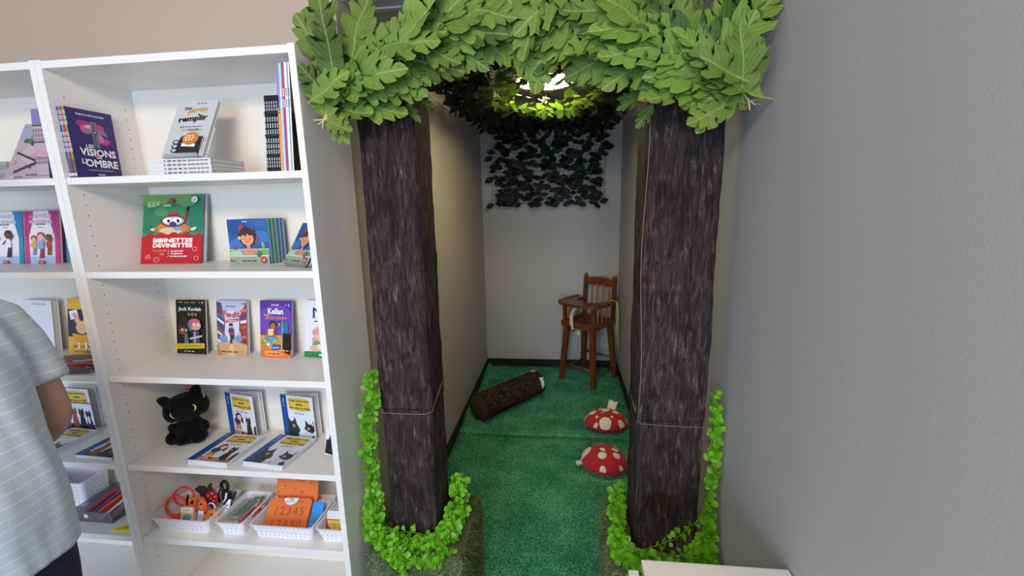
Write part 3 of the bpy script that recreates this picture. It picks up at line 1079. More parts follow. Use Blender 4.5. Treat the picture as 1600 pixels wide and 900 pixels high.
pA, pB = Vector((0.105, 1.735, 0.0)), Vector((0.495, 2.215, 0.0))
dv = pB - pA
Lg = dv.length
log = thing('log_cushion', 'brown printed log-shaped bolster cushion lying on the green carpet against the left wall', 'cushion', ((pA + pB) / 2 + Vector((0, 0, 0.114))), (0, 0, math.atan2(-dv.x, dv.y)))
R0 = 0.099
ringn = 40
vs, fs = [], []
prof = [(-Lg / 2, 0.972), (-Lg / 2 + 0.006, 0.997)] + [(-Lg / 2 + Lg * k / 12, 1.0 + 0.015 * math.sin(k * 1.7)) for k in range(1, 12)] + [(Lg / 2 - 0.006, 0.997), (Lg / 2, 0.972)]
for (y, s) in prof:
    for j in range(ringn):
        a = 2 * PI * j / ringn
        rr = R0 * s * (1 + 0.012 * math.sin(3 * a + y * 9))
        z = rr * math.sin(a)
        vs.append((rr * math.cos(a) * 1.03, y, max(z, -R0 * 0.985)))
for i in range(len(prof) - 1):
    for j in range(ringn):
        fs.append((i * ringn + j, i * ringn + (j + 1) % ringn, (i + 1) * ringn + (j + 1) % ringn, (i + 1) * ringn + j))
MB().add(vs, fs, 0, True).build('bolster', LOGM, log)
for sg in (-1, 1):
    vs, fs = [(0, sg * 0.012, 0)], []
    for q, (fr, bul) in enumerate(((0.35, 0.0115), (0.7, 0.008), (0.95, 0.0))):
        for j in range(ringn):
            a = 2 * PI * j / ringn
            vs.append((R0 * fr * 1.03 * math.cos(a), sg * bul, R0 * fr * math.sin(a)))
    for j in range(ringn):
        fs.append((0, 1 + j, 1 + (j + 1) % ringn))
    for q in range(2):
        for j in range(ringn):
            a0 = 1 + q * ringn
            fs.append((a0 + j, a0 + ringn + j, a0 + ringn + (j + 1) % ringn, a0 + (j + 1) % ringn))
    e = MB().add(vs, fs, 0, True).build('end_disc', LOGEND, log)
    e.location = (0, sg * Lg / 2, 0)
    MB().tube([(R0 * 1.0 * 1.03 * math.cos(2 * PI * j / 32), sg * (Lg / 2 - 0.001), max(R0 * math.sin(2 * PI * j / 32), -R0 * 0.97)) for j in range(32)], 0.0035, 6, closed=True).build('piping', M('log_piping', '2a1c18', 0.8), log)
TAGM = M('cream_care_tag', 'ded8c6', 0.7)
tg = MB().add([(0.0, 0, 0), (0.03, 0.012, 0.01), (0.055, 0.004, -0.045), (0.04, 0.0, -0.085), (0.02, -0.006, -0.05)], [(0, 1, 2, 4), (4, 2, 3)], 0).build('care_tag', TAGM, log)
tg.location = (0.072, Lg / 2 - 0.035, 0.072)
tg2 = MB().add([(0, 0, 0), (0.03, 0.01, 0.004), (0.035, 0.035, 0.003), (0.008, 0.03, 0.006)], [(0, 1, 2, 3)], 0).build('care_tag', TAGM, log)
tg2.location = (-0.02, Lg / 2 - 0.05, 0.1025)

# ------------------------------------------------------------------ mushroom cushions
RED = M('red_cushion_cloth', 'b81c2c', 0.75, var=0.08, vscale=14, bump=0.2, bscale=45, sheen=0.2)
SPOT = M('white_cushion_spot', 'e6e1d6', 0.75, bump=0.1, bscale=60)


def cushion(label, loc, rx, ry, h, rotz, tilt, spots, tagdata, seed):
    t = thing('mushroom_cushion', label, 'cushion', loc, (tilt[0], tilt[1], rotz), 'toadstool cushions on the carpet')

    def surf(x, y, lift=0.0):
        rr = min(1.0, math.hypot(x / rx, y / ry))
        z = h * (1 - rr ** 2.6) ** 0.55
        z += 0.004 * noise.noise(Vector((x * 14 + seed, y * 14, 0))) * (1 - rr)
        dimp = 0.012 * math.exp(-((x / rx) ** 2 + (y / ry) ** 2) * 30)
        return z - dimp + lift
    vs, fs = [], []
    nr, na = 12, 44
    vs.append((0, 0, surf(0, 0)))
    for i in range(1, nr + 1):
        q = math.sin(PI / 2 * i / nr)
        for j in range(na):
            a = 2 * PI * j / na
            x, y = rx * q * math.cos(a), ry * q * math.sin(a)
            vs.append((x, y, 0.02 + surf(x, y)))
    vs[0] = (0, 0, 0.02 + surf(0, 0))
    # underside
    for (q, z) in ((0.97, 0.008), (0.85, 0.0), (0.4, 0.0)):
        for j in range(na):
            a = 2 * PI * j / na
            vs.append((rx * q * math.cos(a), ry * q * math.sin(a), z))
    for j in range(na):
        fs.append((0, 1 + j, 1 + (j + 1) % na))
    for i in range(nr + 2):
        for j in range(na):
            a0 = 1 + i * na
            fs.append((a0 + j, a0 + na + j, a0 + na + (j + 1) % na, a0 + (j + 1) % na))
    fs.append(tuple(1 + (nr + 2) * na + j for j in range(na))[::-1])
    MB().add(vs, fs, 0, True).build('cushion_body', RED, t)
    for (sx, sy, sr, sq) in spots:
        v2, f2 = [], []
        cx, cy = sx * rx, sy * ry
        m_ = 20
        rings = 4
        v2.append((cx, cy, 0.0215 + surf(cx, cy)))
        for q in range(1, rings + 1):
            for j in range(m_):
                a = 2 * PI * j / m_
                x = cx + sr * q / rings * math.cos(a)
                y = cy + sr * sq * q / rings * math.sin(a)
                k = math.hypot(x / rx, y / ry)
                if k > 0.992:
                    x, y = x / k * 0.992, y / k * 0.992
                n = Vector((x / rx ** 2 * h, y / ry ** 2 * h, 0.35)).normalized() * 0.0022
                v2.append((x + n.x, y + n.y, 0.02 + surf(x, y) + n.z))
        for j in range(m_):
            f2.append((0, 1 + j, 1 + (j + 1) % m_))
        for q in range(rings - 1):
            a0 = 1 + q * m_
            for j in range(m_):
                f2.append((a0 + j, a0 + m_ + j, a0 + m_ + (j + 1) % m_, a0 + (j + 1) % m_))
        MB().add(v2, f2, 0, True).build('white_spot', SPOT, t)
    tb = MB().add(*tagdata).build('care_tag', TAGM, t)
    return t


cushion('red white-spotted toadstool cushion nearer the high chair, cream tag sticking up behind', (1.022, 1.705, 0.022), 0.152, 0.120, 0.085, 0.05, (0, 0),
        [(-0.05, 0.36, 0.042, 0.75), (-0.62, 0.10, 0.026, 1.0), (-0.14, -0.06, 0.013, 0.8), (0.42, 0.0, 0.022, 0.95), (-0.46, -0.42, 0.010, 1.1), (-0.12, -0.78, 0.040, 0.75), (0.2, -0.48, 0.0105, 0.9), (0.60, -0.70, 0.024, 0.8),
         (0.66, 0.46, 0.034, 0.9), (0.93, -0.25, 0.014, 1), (-0.6, 0.66, 0.02, 0.9), (-0.93, 0.1, 0.014, 1.2), (-0.55, -0.78, 0.016, 0.6)],
        ([(0.02, 0.09, 0.080), (0.075, 0.075, 0.075), (0.10, 0.10, 0.135), (0.072, 0.105, 0.128), (0.055, 0.115, 0.142), (0.035, 0.112, 0.138)], [(0, 1, 2, 3), (0, 3, 4, 5)], 0), 1)
cushion('red white-spotted toadstool cushion lying nearer the entrance, small tag at its left edge', (0.965, 1.225, 0.022), 0.140, 0.125, 0.085, -0.25, (0.0, 0),
        [(-0.28, 0.66, 0.033, 0.8), (0.48, 0.55, 0.025, 0.9), (-0.08, 0.0, 0.016, 0.95), (0.42, 0.13, 0.020, 0.7), (-0.02, -0.45, 0.025, 1.05), (0.53, -0.22, 0.021, 1.0), (-0.80, -0.12, 0.036, 1.1), (0.93, 0.3, 0.018, 1.2),
         (0.08, -0.96, 0.018, 0.6), (0.80, -0.60, 0.015, 0.8)],
        ([(-0.10, -0.06, 0.03), (-0.12, -0.03, 0.03), (-0.165, -0.055, 0.022), (-0.145, -0.085, 0.02)], [(0, 1, 2, 3)], 0), 5)

# ------------------------------------------------------------------ wooden high chair
WOOD = bpy.data.materials.new('brown_varnished_wood')
WOOD.use_nodes = True
nt = WOOD.node_tree
b = nt.nodes['Principled BSDF']; b.inputs['Roughness'].default_value = 0.32
tc = nt.nodes.new('ShaderNodeTexCoord')
mp = nt.nodes.new('ShaderNodeMapping'); mp.inputs['Scale'].default_value = (1, 1, 0.12)
nt.links.new(tc.outputs['Object'], mp.inputs[0])
n1 = nt.nodes.new('ShaderNodeTexNoise'); n1.inputs['Scale'].default_value = 70; n1.inputs['Detail'].default_value = 4
nt.links.new(mp.outputs[0], n1.inputs['Vector'])
r = nt.nodes.new('ShaderNodeValToRGB')
r.color_ramp.elements[0].position = 0.3; r.color_ramp.elements[0].color = (*lin('5a3018'), 1)
r.color_ramp.elements[1].position = 0.75; r.color_ramp.elements[1].color = (*lin('7d4724'), 1)
nt.links.new(n1.outputs['Fac'], r.inputs['Fac']); nt.links.new(r.outputs['Color'], b.inputs['Base Color'])
WOODL = M('light_spindle_wood', 'b07a48', 0.4, var=0.1, vscale=30)

hc = thing('high_chair', 'brown varnished wooden high chair with tray, standing in the far right corner', 'high chair', (0.946, 2.567, 0.016), (0, 0, math.radians(-38)))
zs = 0.535                                            # seat height
A, B = 0.170, 0.132                                   # half spread at the floor and at the seat


def bar(p0, p1, w, d, w1=None, d1=None):
    """square tapered bar between two points"""
    p0, p1 = Vector(p0), Vector(p1)
    w1 = w if w1 is None else w1
    d1 = d if d1 is None else d1
    vs = []
    for p, a, c in ((p0, w, d), (p1, w1, d1)):
        for sx, sy in ((-1, -1), (1, -1), (1, 1), (-1, 1)):
            vs.append((p.x + sx * a / 2, p.y + sy * c / 2, p.z))
    fs = [(0, 3, 2, 1), (4, 5, 6, 7), (0, 1, 5, 4), (1, 2, 6, 5), (2, 3, 7, 6), (3, 0, 4, 7)]
    return MB().add(vs, fs, 0)


DOTM = M('dark_screw_hole', '2a140a', 0.7)
for sx in (-1, 1):
    for sy in (-1, 1):
        lg = bar((sx * A, sy * A, 0), (sx * B, sy * B, zs - 0.02), 0.036, 0.036, 0.044, 0.044).build('leg', WOOD, hc)
        if sy < 0:
            dots = MB()
            for zz in (0.30, 0.345, 0.39):
                px = sx * (A + (B - A) * zz / zs)
                py = -(A + (B - A) * zz / zs) - 0.0208
                dots.lathe([(0.0, 0), (0.0045, 0), (0.0045, 0.002), (0, 0.002)], 8, 0, Matrix.Translation((px, py, zz)) @ Matrix.Rotation(PI / 2, 4, 'X'))
            dots.build('screw_holes', DOTM, lg)
hA = lambda z: A + (B - A) * z / zs
MB().tube([(-hA(0.15), -hA(0.15), 0.15), (hA(0.15), -hA(0.15), 0.15)], 0.009, 8).build('foot_rung', WOOD, hc)
MB().tube([(-hA(0.19), hA(0.19), 0.19), (hA(0.19), hA(0.19), 0.19)], 0.009, 8).build('foot_rung', WOOD, hc)
for sx in (-1, 1):
    MB().tube([(sx * hA(0.10), -hA(0.10), 0.10), (sx * hA(0.10), hA(0.10), 0.10)], 0.008, 8).build('foot_rung', WOOD, hc)
MB().box(-0.165, 0.165, -0.165, 0.16, zs - 0.018, zs, bev=0.005).build('seat', M('seat_wood_dark', '6a3a1e', 0.4, var=0.15, vscale=20), hc)
for (x0, x1, y0, y1) in ((-0.17, 0.17, -0.172, -0.148), (-0.17, 0.17, 0.142, 0.166)):
    MB().box(x0, x1, y0, y1, zs - 0.036, zs + 0.014, bev=0.004).build('seat_rail', WOOD, hc)
for sx in (-1, 1):
    MB().box(sx * 0.158 - 0.012, sx * 0.158 + 0.012, -0.148, 0.142, zs - 0.036, zs + 0.014, bev=0.004).build('seat_rail', WOOD, hc)
zt = 0.700                                            # tray underside
for sx in (-1, 1):
    bar((sx * 0.150, -0.145, zs), (sx * 0.150, -0.145, zt), 0.026, 0.026).build('arm_post', WOOD, hc)
    bp = bar((sx * 0.150, 0.150, zs), (sx * 0.150, 0.172, 0.895), 0.030, 0.030).build('back_post', WOOD, hc)
    MB().lathe([(0.0, 0.0), (0.017, 0.0), (0.020, 0.008), (0.019, 0.022), (0.012, 0.031), (0.0, 0.034)], 16, 0, Matrix.Translation((sx * 0.150, 0.172, 0.893)), False).build('finial', WOOD, bp)
    bar((sx * 0.150, 0, zt - 0.016), (sx * 0.150, 0, zt), 0.030, 0.31).build('arm_rest', WOOD, hc)
    for y in (-0.085, -0.02, 0.05):
        MB().tube([(sx * 0.15, y, zs + 0.005), (sx * 0.15, y, zt - 0.012)], 0.0065, 8).build('spindle', WOODL, hc)
for x in (-0.085, -0.03, 0.03, 0.085):
    MB().tube([(x, 0.152, zs + 0.005), (x, 0.171, 0.84)], 0.0072, 8).build('spindle', WOODL, hc)
vs, fs = [], []
for k in range(11):
    x = -0.137 + 0.274 * k / 10
    bow = 0.014 * math.cos(x / 0.137 * PI / 2)
    for (yy, zz) in ((0.158, 0.825), (0.182, 0.825), (0.184, 0.885 + bow), (0.160, 0.885 + bow)):
        vs.append((x, yy + 0.010 * math.cos(x / 0.137 * PI / 2), zz))
for k in range(10):
    for j in range(4):
        fs.append((k * 4 + j, k * 4 + (j + 1) % 4, (k + 1) * 4 + (j + 1) % 4, (k + 1) * 4 + j))
fs += [(0, 1, 2, 3), (43, 42, 41, 40)]
MB().add(vs, fs, 0).build('back_rail', WOOD, hc)
# tray: U-shaped board with a bowed front edge and raised lip
out = [(-0.205, 0.13), (-0.215, 0.0), (-0.212, -0.15)]
for k in range(13):
    a = PI + PI * k / 12
    out.append((0.212 * math.cos(a), -0.15 + 0.085 * math.sin(a)))
out += [(0.212, -0.15), (0.215, 0.0), (0.205, 0.13), (0.14, 0.13)]
inn = []
for k in range(13):
    a = -PI * k / 12
    inn.append((0.135 * math.cos(a), 0.06 + 0.135 * math.sin(a)))
poly = out + [(0.135, 0.10)] + inn + [(-0.135, 0.10), (-0.14, 0.13)]
n = len(poly)
vs = [(x, y, zt) for x, y in poly] + [(x, y, zt + 0.016) for x, y in poly]
fs = [tuple(range(n))[::-1], tuple(range(n, 2 * n))]
for i in range(n):
    j = (i + 1) % n
    fs.append((i, j, j + n, i + n))
tray = MB().add(vs, fs, 0).build('tray', WOOD, hc)
MB().tube([(x * 0.985, y * 0.985, zt + 0.019) for x, y in out], 0.006, 6).build('tray_lip', WOOD, tray)
STRAPM = M('cream_strap_cloth', 'c9c2ae', 0.8)
vs, fs = [], []
path = [(-0.02, -0.150, zt - 0.004), (-0.045, -0.176, zt - 0.06), (-0.050, -0.186, zs + 0.06), (-0.045, -0.188, zs), (-0.02, -0.192, zs - 0.055), (0.015, -0.190, zs - 0.075), (0.035, -0.184, zs - 0.05)]
for k, (x, y, z) in enumerate(path):
    w = 0.017 if k < 4 else 0.010
    vs += [(x - w, y - 0.003, z + (0.01 if k > 3 else 0)), (x + w, y, z - (0.012 if k > 3 else 0))]
for k in range(len(path) - 1):
    fs.append((2 * k, 2 * k + 1, 2 * k + 3, 2 * k + 2))
MB().add(vs, fs, 0, True).build('safety_strap', STRAPM, hc)
rib = MB()
for k in range(3):
    q = 0.006 * k
    rib.tube([(0.195 + q * 0.3, 0.085 + q, zt + 0.02), (0.214 + q * 0.3, 0.10 + q, zt + 0.015), (0.221, 0.105 + q * 2, zt - 0.08), (0.218 + q * 0.3, 0.108 + q * 2, zt - 0.20 - 0.08 * k), (0.219, 0.112 + q, zt - 0.28 - 0.09 * k)], 0.0026, 5)
rib.tube([(0.15, 0.06, zt + 0.02), (0.19, 0.075, zt + 0.034), (0.212, 0.10, zt + 0.02), (0.19, 0.125, zt + 0.02), (0.15, 0.1, zt + 0.018)], 0.0026, 5)
rib.build('yellow_ribbon', M('yellow_ribbon', 'd8cf5a', 0.6), hc)

# ------------------------------------------------------------------ white desk in the foreground
desk = thing('white_desk', 'white table top corner in the foreground at the bottom of the grey wall', 'desk', (1.06, -0.6, 0.0))
MB().box(-0.162, 0.166, -0.30, 0.322, 0.722, 0.75, bev=0.003).build('desk_top', WHITE, desk)
MB().box(-0.150, -0.132, -0.28, 0.31, 0.0, 0.7215).build('desk_panel', WHITE, desk)
MB().box(0.140, 0.158, -0.28, 0.31, 0.0, 0.7215).build('desk_panel', WHITE, desk)
MB().box(-0.1315, 0.1395, 0.285, 0.303, 0.3, 0.7215).build('desk_panel', WHITE, desk)
side = thing('white_side_board', 'narrow white board end standing just left of the white table corner', 'side unit', (0.876, -0.5, 0.0))
MB().box(-0.012, 0.010, -0.2, 0.192, 0.0, 0.742, bev=0.002).build('side_board', WHITE, side)
MB().box(-0.012, 0.010, -0.2, 0.192, 0.7422, 0.747, bev=0.001).build('edge_strip', WHITE, side)

# ------------------------------------------------------------------ bookcases
SHELF_Z = [1.6905, 1.4020, 1.0533, 0.7285, 0.4416]
Z1, Z2, Z3, Z4, Z5 = SHELF_Z
ZBOT = 0.142


def bookcase(label, xr):
    t = thing('bookcase', label, 'bookcase', (xr - 0.40, 0.14, 0.0))
    h = 2.02
    MB().box(-0.3995, -0.380, -0.14, 0.14, 0, h, bev=0.0012).build('side_panel', WHITE, t)
    rp = MB().box(0.380, 0.3995, -0.14, 0.14, 0, h, bev=0.0012).build('side_panel', WHITE, t)
    MB().box(-0.380, 0.380, -0.138, 0.138, h - 0.023, h - 0.003).build('top_panel', WHITE, t)
    MB().box(-0.380, 0.380, 0.130, 0.136, 0.0, h - 0.023).build('back_panel', WHITE2, t)
    MB().box(-0.380, 0.380, -0.118, -0.102, 0.0, ZBOT - 0.02).build('plinth', WHITE, t)
    for z in SHELF_Z + [ZBOT]:
        MB().box(-0.3795, 0.3795, -0.136, 0.130, z - 0.0205, z, bev=0.001).build('shelf', WHITE, t)
    mb = MB()
    for sx in (-1, 1):
        for y in (-0.095, 0.095):
            z = 0.20
            while z < 1.93:
                m = Matrix.Translation((sx * 0.3798, y, z)) @ Matrix.Rotation(-sx * PI / 2, 4, 'Y')
                mb.lathe([(0, 0.0), (0.0019, 0.0), (0.0019, 0.0004), (0, 0.0004)], 8, 0, m)
                z += 0.032
    mb.build('pin_holes', HOLE, t)['kind'] = 'stuff'
    return t


bookcase('white bookcase beside the tree trunk, full of children\'s books, a plush cat and baskets', 0.0)
bookcase('white bookcase at the left edge, partly hidden by the person in the striped shirt', -0.80)


# ------------------------------------------------------------------ books
def book(label, w, h, t, loc, yaw=0.0, lean=0.0, col='dddddd', art=None, spine=None, spine_col=None, group=None, cat='book', name='book', pages=True):
    """local frame: front faces -y, spine on the -x side, origin at the bottom centre of the front"""
    o = thing(name, label, cat, loc, (math.radians(lean), 0, math.radians(yaw)), group)
    c = P(col)
    s = P(spine_col or col)
    b = 0.0008
    mb = MB()
    mb.box(-w / 2, w / 2, 0, b, 0, h, 0)
    mb.box(-w / 2, w / 2, t - b, t, 0, h, 0)
    mb.box(-w / 2, -w / 2 + b, b, t - b, 0, h, 1)
    mb.build('cover', [c, s], o)
    if pages:
        MB().box(-w / 2 + b, w / 2 - 0.002, b, t - b, 0.0015, h - 0.0015).build('pages', PAPER, o)
    if art:
        a = Art(w, h)
        art(a)
        a.build(o)
    if spine:
        a = Art(t, h)
        spine(a)
        sp = a.build(o, 'spine_print', 0)
        sp.rotation_euler = (0, 0, -PI / 2)
        sp.location = (-w / 2 - 0.0003, t / 2, 0)
    return o


def figure(a, x, y, s, skin, hair, top, leg, lean=0.0, arms=True):
    """small printed child figure, s = height as a fraction of the cover"""
    k = a.h / a.w
    a.poly([(x - 0.06 * s * k, y), (x + 0.10 * s * k * lean, y + 0.45 * s), (x + 0.12 * s * k, y + 0.42 * s), (x + 0.03 * s * k, y)], leg)
    a.poly([(x + 0.04 * s * k, y + 0.02 * s), (x, y + 0.42 * s), (x + 0.16 * s * k, y + 0.42 * s), (x + 0.14 * s * k, y)], leg)
    a.poly([(x - 0.10 * s * k, y + 0.38 * s), (x + 0.18 * s * k, y + 0.38 * s), (x + 0.14 * s * k, y + 0.70 * s), (x - 0.06 * s * k, y + 0.70 * s)], top)
    if arms:
        a.line([(x - 0.06 * s * k, y + 0.66 * s), (x - 0.24 * s * k, y + 0.48 * s)], 0.05 * s * k, skin)
        a.line([(x + 0.14 * s * k, y + 0.66 * s), (x + 0.28 * s * k, y + 0.84 * s)], 0.05 * s * k, skin)
    a.ell(x + 0.04 * s * k, y + 0.88 * s, 0.17 * s * k, 0.16 * s, hair)
    a.ell(x + 0.05 * s * k, y + 0.83 * s, 0.14 * s * k, 0.13 * s, skin)


# --- right bookcase, top shelf
def spine_txt(s, tc, th=0.62, v=0.55, tw=0.6):
    return lambda a: a.text(s, 0.5, v, tw * a.h / a.w, th * a.w / a.h, tc, 0.01, -PI / 2)


def art_visions(a):
    a.rect(0, 0, 1, 1, '33286b')
    a.text('FABRICE BOULANGER', 0.5, 0.925, 0.62, 0.030, 'e6def2', 0.02)
    for (x, y, rx, ry, c) in ((0.32, 0.79, 0.17, 0.055, 'b02a86'), (0.36, 0.72, 0.14, 0.07, 'd65aa8'), (0.42, 0.73, 0.10, 0.06, 'f0b4d2'), (0.66, 0.75, 0.10, 0.06, 'c03a92'), (0.72, 0.56, 0.13, 0.05, 'c9338f'), (0.62, 0.60, 0.10, 0.06, 'e070b4')):
        a.ell(x, y, rx, ry, c, 9)
    a.rect(0.46, 0.46, 0.60, 0.84, '77727f')
    a.poly([(0.28, 0.70), (0.36, 0.66), (0.74, 0.66), (0.80, 0.62), (0.80, 0.70), (0.72, 0.72), (0.34, 0.74)], '85808c')
    a.rect(0.50, 0.47, 0.53, 0.82, '55505e')
    a.ell(0.53, 0.69, 0.06, 0.035, '4a4552')
    a.ell(0.53, 0.69, 0.03, 0.018, 'a8a2b0')
    a.text('LES', 0.36, 0.475, 0.17, 0.05, 'f2eef6', 0.03, 0.06)
    a.text('VISIONS', 0.52, 0.385, 0.80, 0.11, 'f4f0f8', 0.035, -0.02)
    a.text('DE', 0.52, 0.315, 0.12, 0.035, 'f2eef6', 0.03)
    a.text("L'", 0.17, 0.25, 0.10, 0.075, 'f2eef6', 0.03)
    a.text('OMBRE', 0.56, 0.225, 0.74, 0.115, 'f4f0f8', 0.035, -0.02)
    a.text("LE CARNET DE L'ÉTRANGE", 0.5, 0.125, 0.54, 0.022, 'e6def2', 0.01)
    a.ell(0.82, 0.123, 0.02, 0.012, 'd65aa8', 8)
    a.text('CLIC', 0.5, 0.06, 0.17, 0.032, 'f2eef6', 0.03)


cols = ['2e2a66', '7fbf2e', 'a8332e', 'c2453c', '4f8fd0', '352f72']
cols2 = ['2e2a66', '2f8a58', '8a2a34', '9c2f30', '2f67a8', '6a5a8a']
labs = ['purple novel with a stone cross on its cover, rightmost of the colourful row', 'thin novel with a lime green spine in the colourful top-shelf row',
        'thin novel with a dark red spine in the colourful top-shelf row', 'thin novel with a bright red spine in the colourful top-shelf row',
        'thin novel with a light blue spine in the colourful top-shelf row', 'thin novel with an indigo spine, leftmost of the colourful top-shelf row']
for k in range(6):
    def sp(a, k=k):
        a.rect(0, 0, 1, 1, cols[k]); a.rect(0, 0, 1, 0.27, cols2[k])
        a.scrib(0.5, 0.86, 0.22, 0.45, 'f0ecf4', PI / 2, 3)
        a.scrib(0.5, 0.52, 0.30, 0.5, 'f0ecf4', PI / 2, 4)
        a.rect(0.15, 0.03, 0.85, 0.07, 'f0ecf4')
    book(labs[k], 0.136, 0.206, 0.0046, (-0.7505 - 0.0048 * k, 0.085, Z1), 90, 0, cols[k], art_visions if k == 0 else None, sp, group='novels in the colourful row on the top shelf')


def art_pages(a):
    a.rect(0, 0, 1, 1, 'c9cbcd')
    a.scrib(0.62, 0.945, 0.28, 0.018, '55555a')
    a.text('Des', 0.30, 0.86, 0.17, 0.06, '2a2a2c', 0.02, 0.15)
    a.text('pages', 0.55, 0.80, 0.50, 0.10, 'e59a3a', 0.03, 0.10, 0.3)
    a.text('à', 0.62, 0.735, 0.05, 0.04, '2a2a2c', 0.02)
    a.text('remplir', 0.50, 0.655, 0.70, 0.13, '232325', 0.035, 0.08)
    a.text('Apprivoiser ses peurs', 0.50, 0.515, 0.56, 0.034, '3a3a3c', 0.01, 0.02, 0.2)
    a.text('pour mieux aller', 0.52, 0.465, 0.42, 0.034, '3a3a3c', 0.01, 0.02, 0.2)
    a.line([(0.45, 0.445), (0.80, 0.450)], 0.012, '5a5a5c')
    a.poly([(0.34, 0.33), (0.40, 0.355), (0.90, 0.335), (0.97, 0.30), (0.93, 0.04), (0.28, 0.05)], '2c2c30')
    a.poly([(0.90, 0.335), (0.97, 0.30), (0.93, 0.04), (0.88, 0.06)], 'e8e8ea')
    a.poly([(0.88, 0.06), (0.905, 0.05), (0.945, 0.31), (0.92, 0.32)], '2c2c30')
    for y in (0.10, 0.17, 0.24):
        a.ell(0.27, y, 0.085, 0.04, '232325', 12)
        a.ell(0.27, y, 0.055, 0.024, 'c9cbcd', 12)
    a.poly([(0.42, 0.22), (0.76, 0.20), (0.75, 0.15), (0.42, 0.165)], 'f4f4f4')
    a.ell(0.60, 0.30, 0.19, 0.118, 'd98f36', 20)
    a.ell(0.60, 0.30, 0.16, 0.098, 'c98536', 20)
    a.scrib(0.60, 0.345, 0.20, 0.026, 'fff2dc')
    a.scrib(0.60, 0.305, 0.27, 0.026, 'fff2dc')
    a.scrib(0.60, 0.263, 0.22, 0.026, 'fff2dc')


def sp_pages(a):
    a.rect(0, 0, 1, 1, 'd9d9db')
    a.scrib(0.5, 0.50, 0.40, 0.45, '66666c', PI / 2, 5)
    a.scrib(0.5, 0.17, 0.26, 0.35, '66666c', PI / 2, 4)
    a.ell(0.5, 0.72, 0.25, 0.25 * a.w / a.h, '8a8a8e', 8)


ords = ['lowest', 'second lowest', 'second from the top', 'topmost']
for k in range(4):
    book('pale grey paperback, %s of the flat stack under the tilted book' % ords[k], 0.142, 0.207 - 0.001 * k, 0.0112, (-0.312 + 0.0012 * (k % 2), 0.093, Z1 + 0.0114 * (k + 1)), 90, -90, 'd6d6d8', None, sp_pages,
         group='stack of pale grey paperbacks on the top shelf')


def acrylic_stand(label, loc, yaw, lean, w, h):
    t = thing('acrylic_stand', label, 'book stand', loc, (0, 0, math.radians(yaw)))
    a = math.radians(lean)
    d = Vector((0, math.sin(a), math.cos(a)))
    b0 = Vector((0, 0.020, 0.004))
    mb = MB()
    for (p, q) in ((Vector((0, -0.002, 0.002)), Vector((0, 0.075 + 0.05, 0.002))),):
        mb.box(-w / 2, w / 2, -0.005, 0.115, 0.0, 0.002)
    mb.build('base', CLEAR, t)
    MB().box(-w / 2, w / 2, -0.0055, -0.0035, 0.0, 0.019).build('front_lip', CLEAR, t)
    vs = []
    e = Vector((0, 0.003, 0))
    q0 = Vector((0, 0.036, 0.0021)); q1 = q0 + d * h
    for x in (-w / 2 * 0.8, w / 2 * 0.8):
        for p in (q0, q0 + e, q1 + e, q1):
            vs.append((x, p.y, p.z))
    MB().add(vs, [(0, 1, 2, 3), (7, 6, 5, 4), (0, 4, 5, 1), (1, 5, 6, 2), (2, 6, 7, 3), (3, 7, 4, 0)]).build('back_rest', CLEAR, t)
    return t


ST = Z1 + 0.0114 * 4
acrylic_stand('clear acrylic stand holding the tilted grey book on top of the paperback stack', (-0.425, 0.047, ST + 0.0005), 0, 30, 0.11, 0.12)
book('grey paperback with a ring notebook on its cover, tilted back on the stack', 0.132, 0.207, 0.0115, (-0.425, 0.0485, ST + 0.0095), 2, -30, 'c9cbcd', art_pages)

for k in range(6):
    def sp(a, k=k):
        a.rect(0, 0, 1, 1, '16181f')
        for (v0, v1) in ((0.06, 0.20), (0.24, 0.46), (0.50, 0.74), (0.80, 0.93)):
            a.scrib(0.5, (v0 + v1) / 2, (v1 - v0), 0.5, 'c8ccd4', PI / 2, 3)
        a.rect(0, 0.47, 1, 0.485, '2d3344'); a.rect(0, 0.76, 1, 0.775, '2d3344')
    book('%s of the six black paperbacks with white spine lettering on the top shelf' % ['leftmost', 'second from left', 'third from left', 'third from right', 'second from right', 'rightmost'][k], 0.14, 0.207, 0.0070, (-0.0945 - 0.0073 * (5 - k), 0.092, Z1), 90, 5.0, '16181f', None, sp,
         group='black paperbacks in a row on the top shelf')


def art_dark(a):
    a.rect(0, 0, 1, 1, '3a2a1e'); a.rect(0, 0.55, 1, 1, '8a5a3a'); a.ell(0.3, 0.4, 0.3, 0.12, '1e1612'); a.ell(0.4, 0.2, 0.3, 0.1, '7a5a32'); a.ell(0.75, 0.45, 0.2, 0.12, '241a14')


alb = [('9a86c8', 'e8a055', 0.262, 'thin album with a lilac and orange spine, leftmost of the tall albums'), ('a9d4ee', 'a9d4ee', 0.288, 'thin album with a pale blue spine, second of the tall albums'),
       ('b8416c', 'b8416c', 0.289, 'thin album with a raspberry spine, third of the tall albums'), ('f0f0f2', 'f0f0f2', 0.290, 'thin album with a white spine, fourth of the tall albums'),
       ('6aa0c8', 'f2f4f6', 0.290, 'thin album with a blue and white spine and brown cover, by the right post')]
for k, (c, c2, hh, lb) in enumerate(alb):
    def sp(a, c=c, c2=c2):
        a.rect(0, 0, 1, 1, c)
        if c2 != c:
            if c2 == 'e8a055':
                a.rect(0, 0, 1, 0.66, c2)
            else:
                a.rect(0.5, 0, 1, 1, c2)
        a.scrib(0.5, 0.7, 0.2, 0.4, 'ffffff' if c2 == c and c != 'f0f0f2' else '445566', PI / 2, 2)
    book(lb, 0.21, hh, 0.0074, (-0.0945 + 0.0080 * (k + 1), 0.127, Z1), 90, 4.0, c, art_dark if k == 4 else None, sp, group='tall thin albums at the right of the top shelf', pages=True)


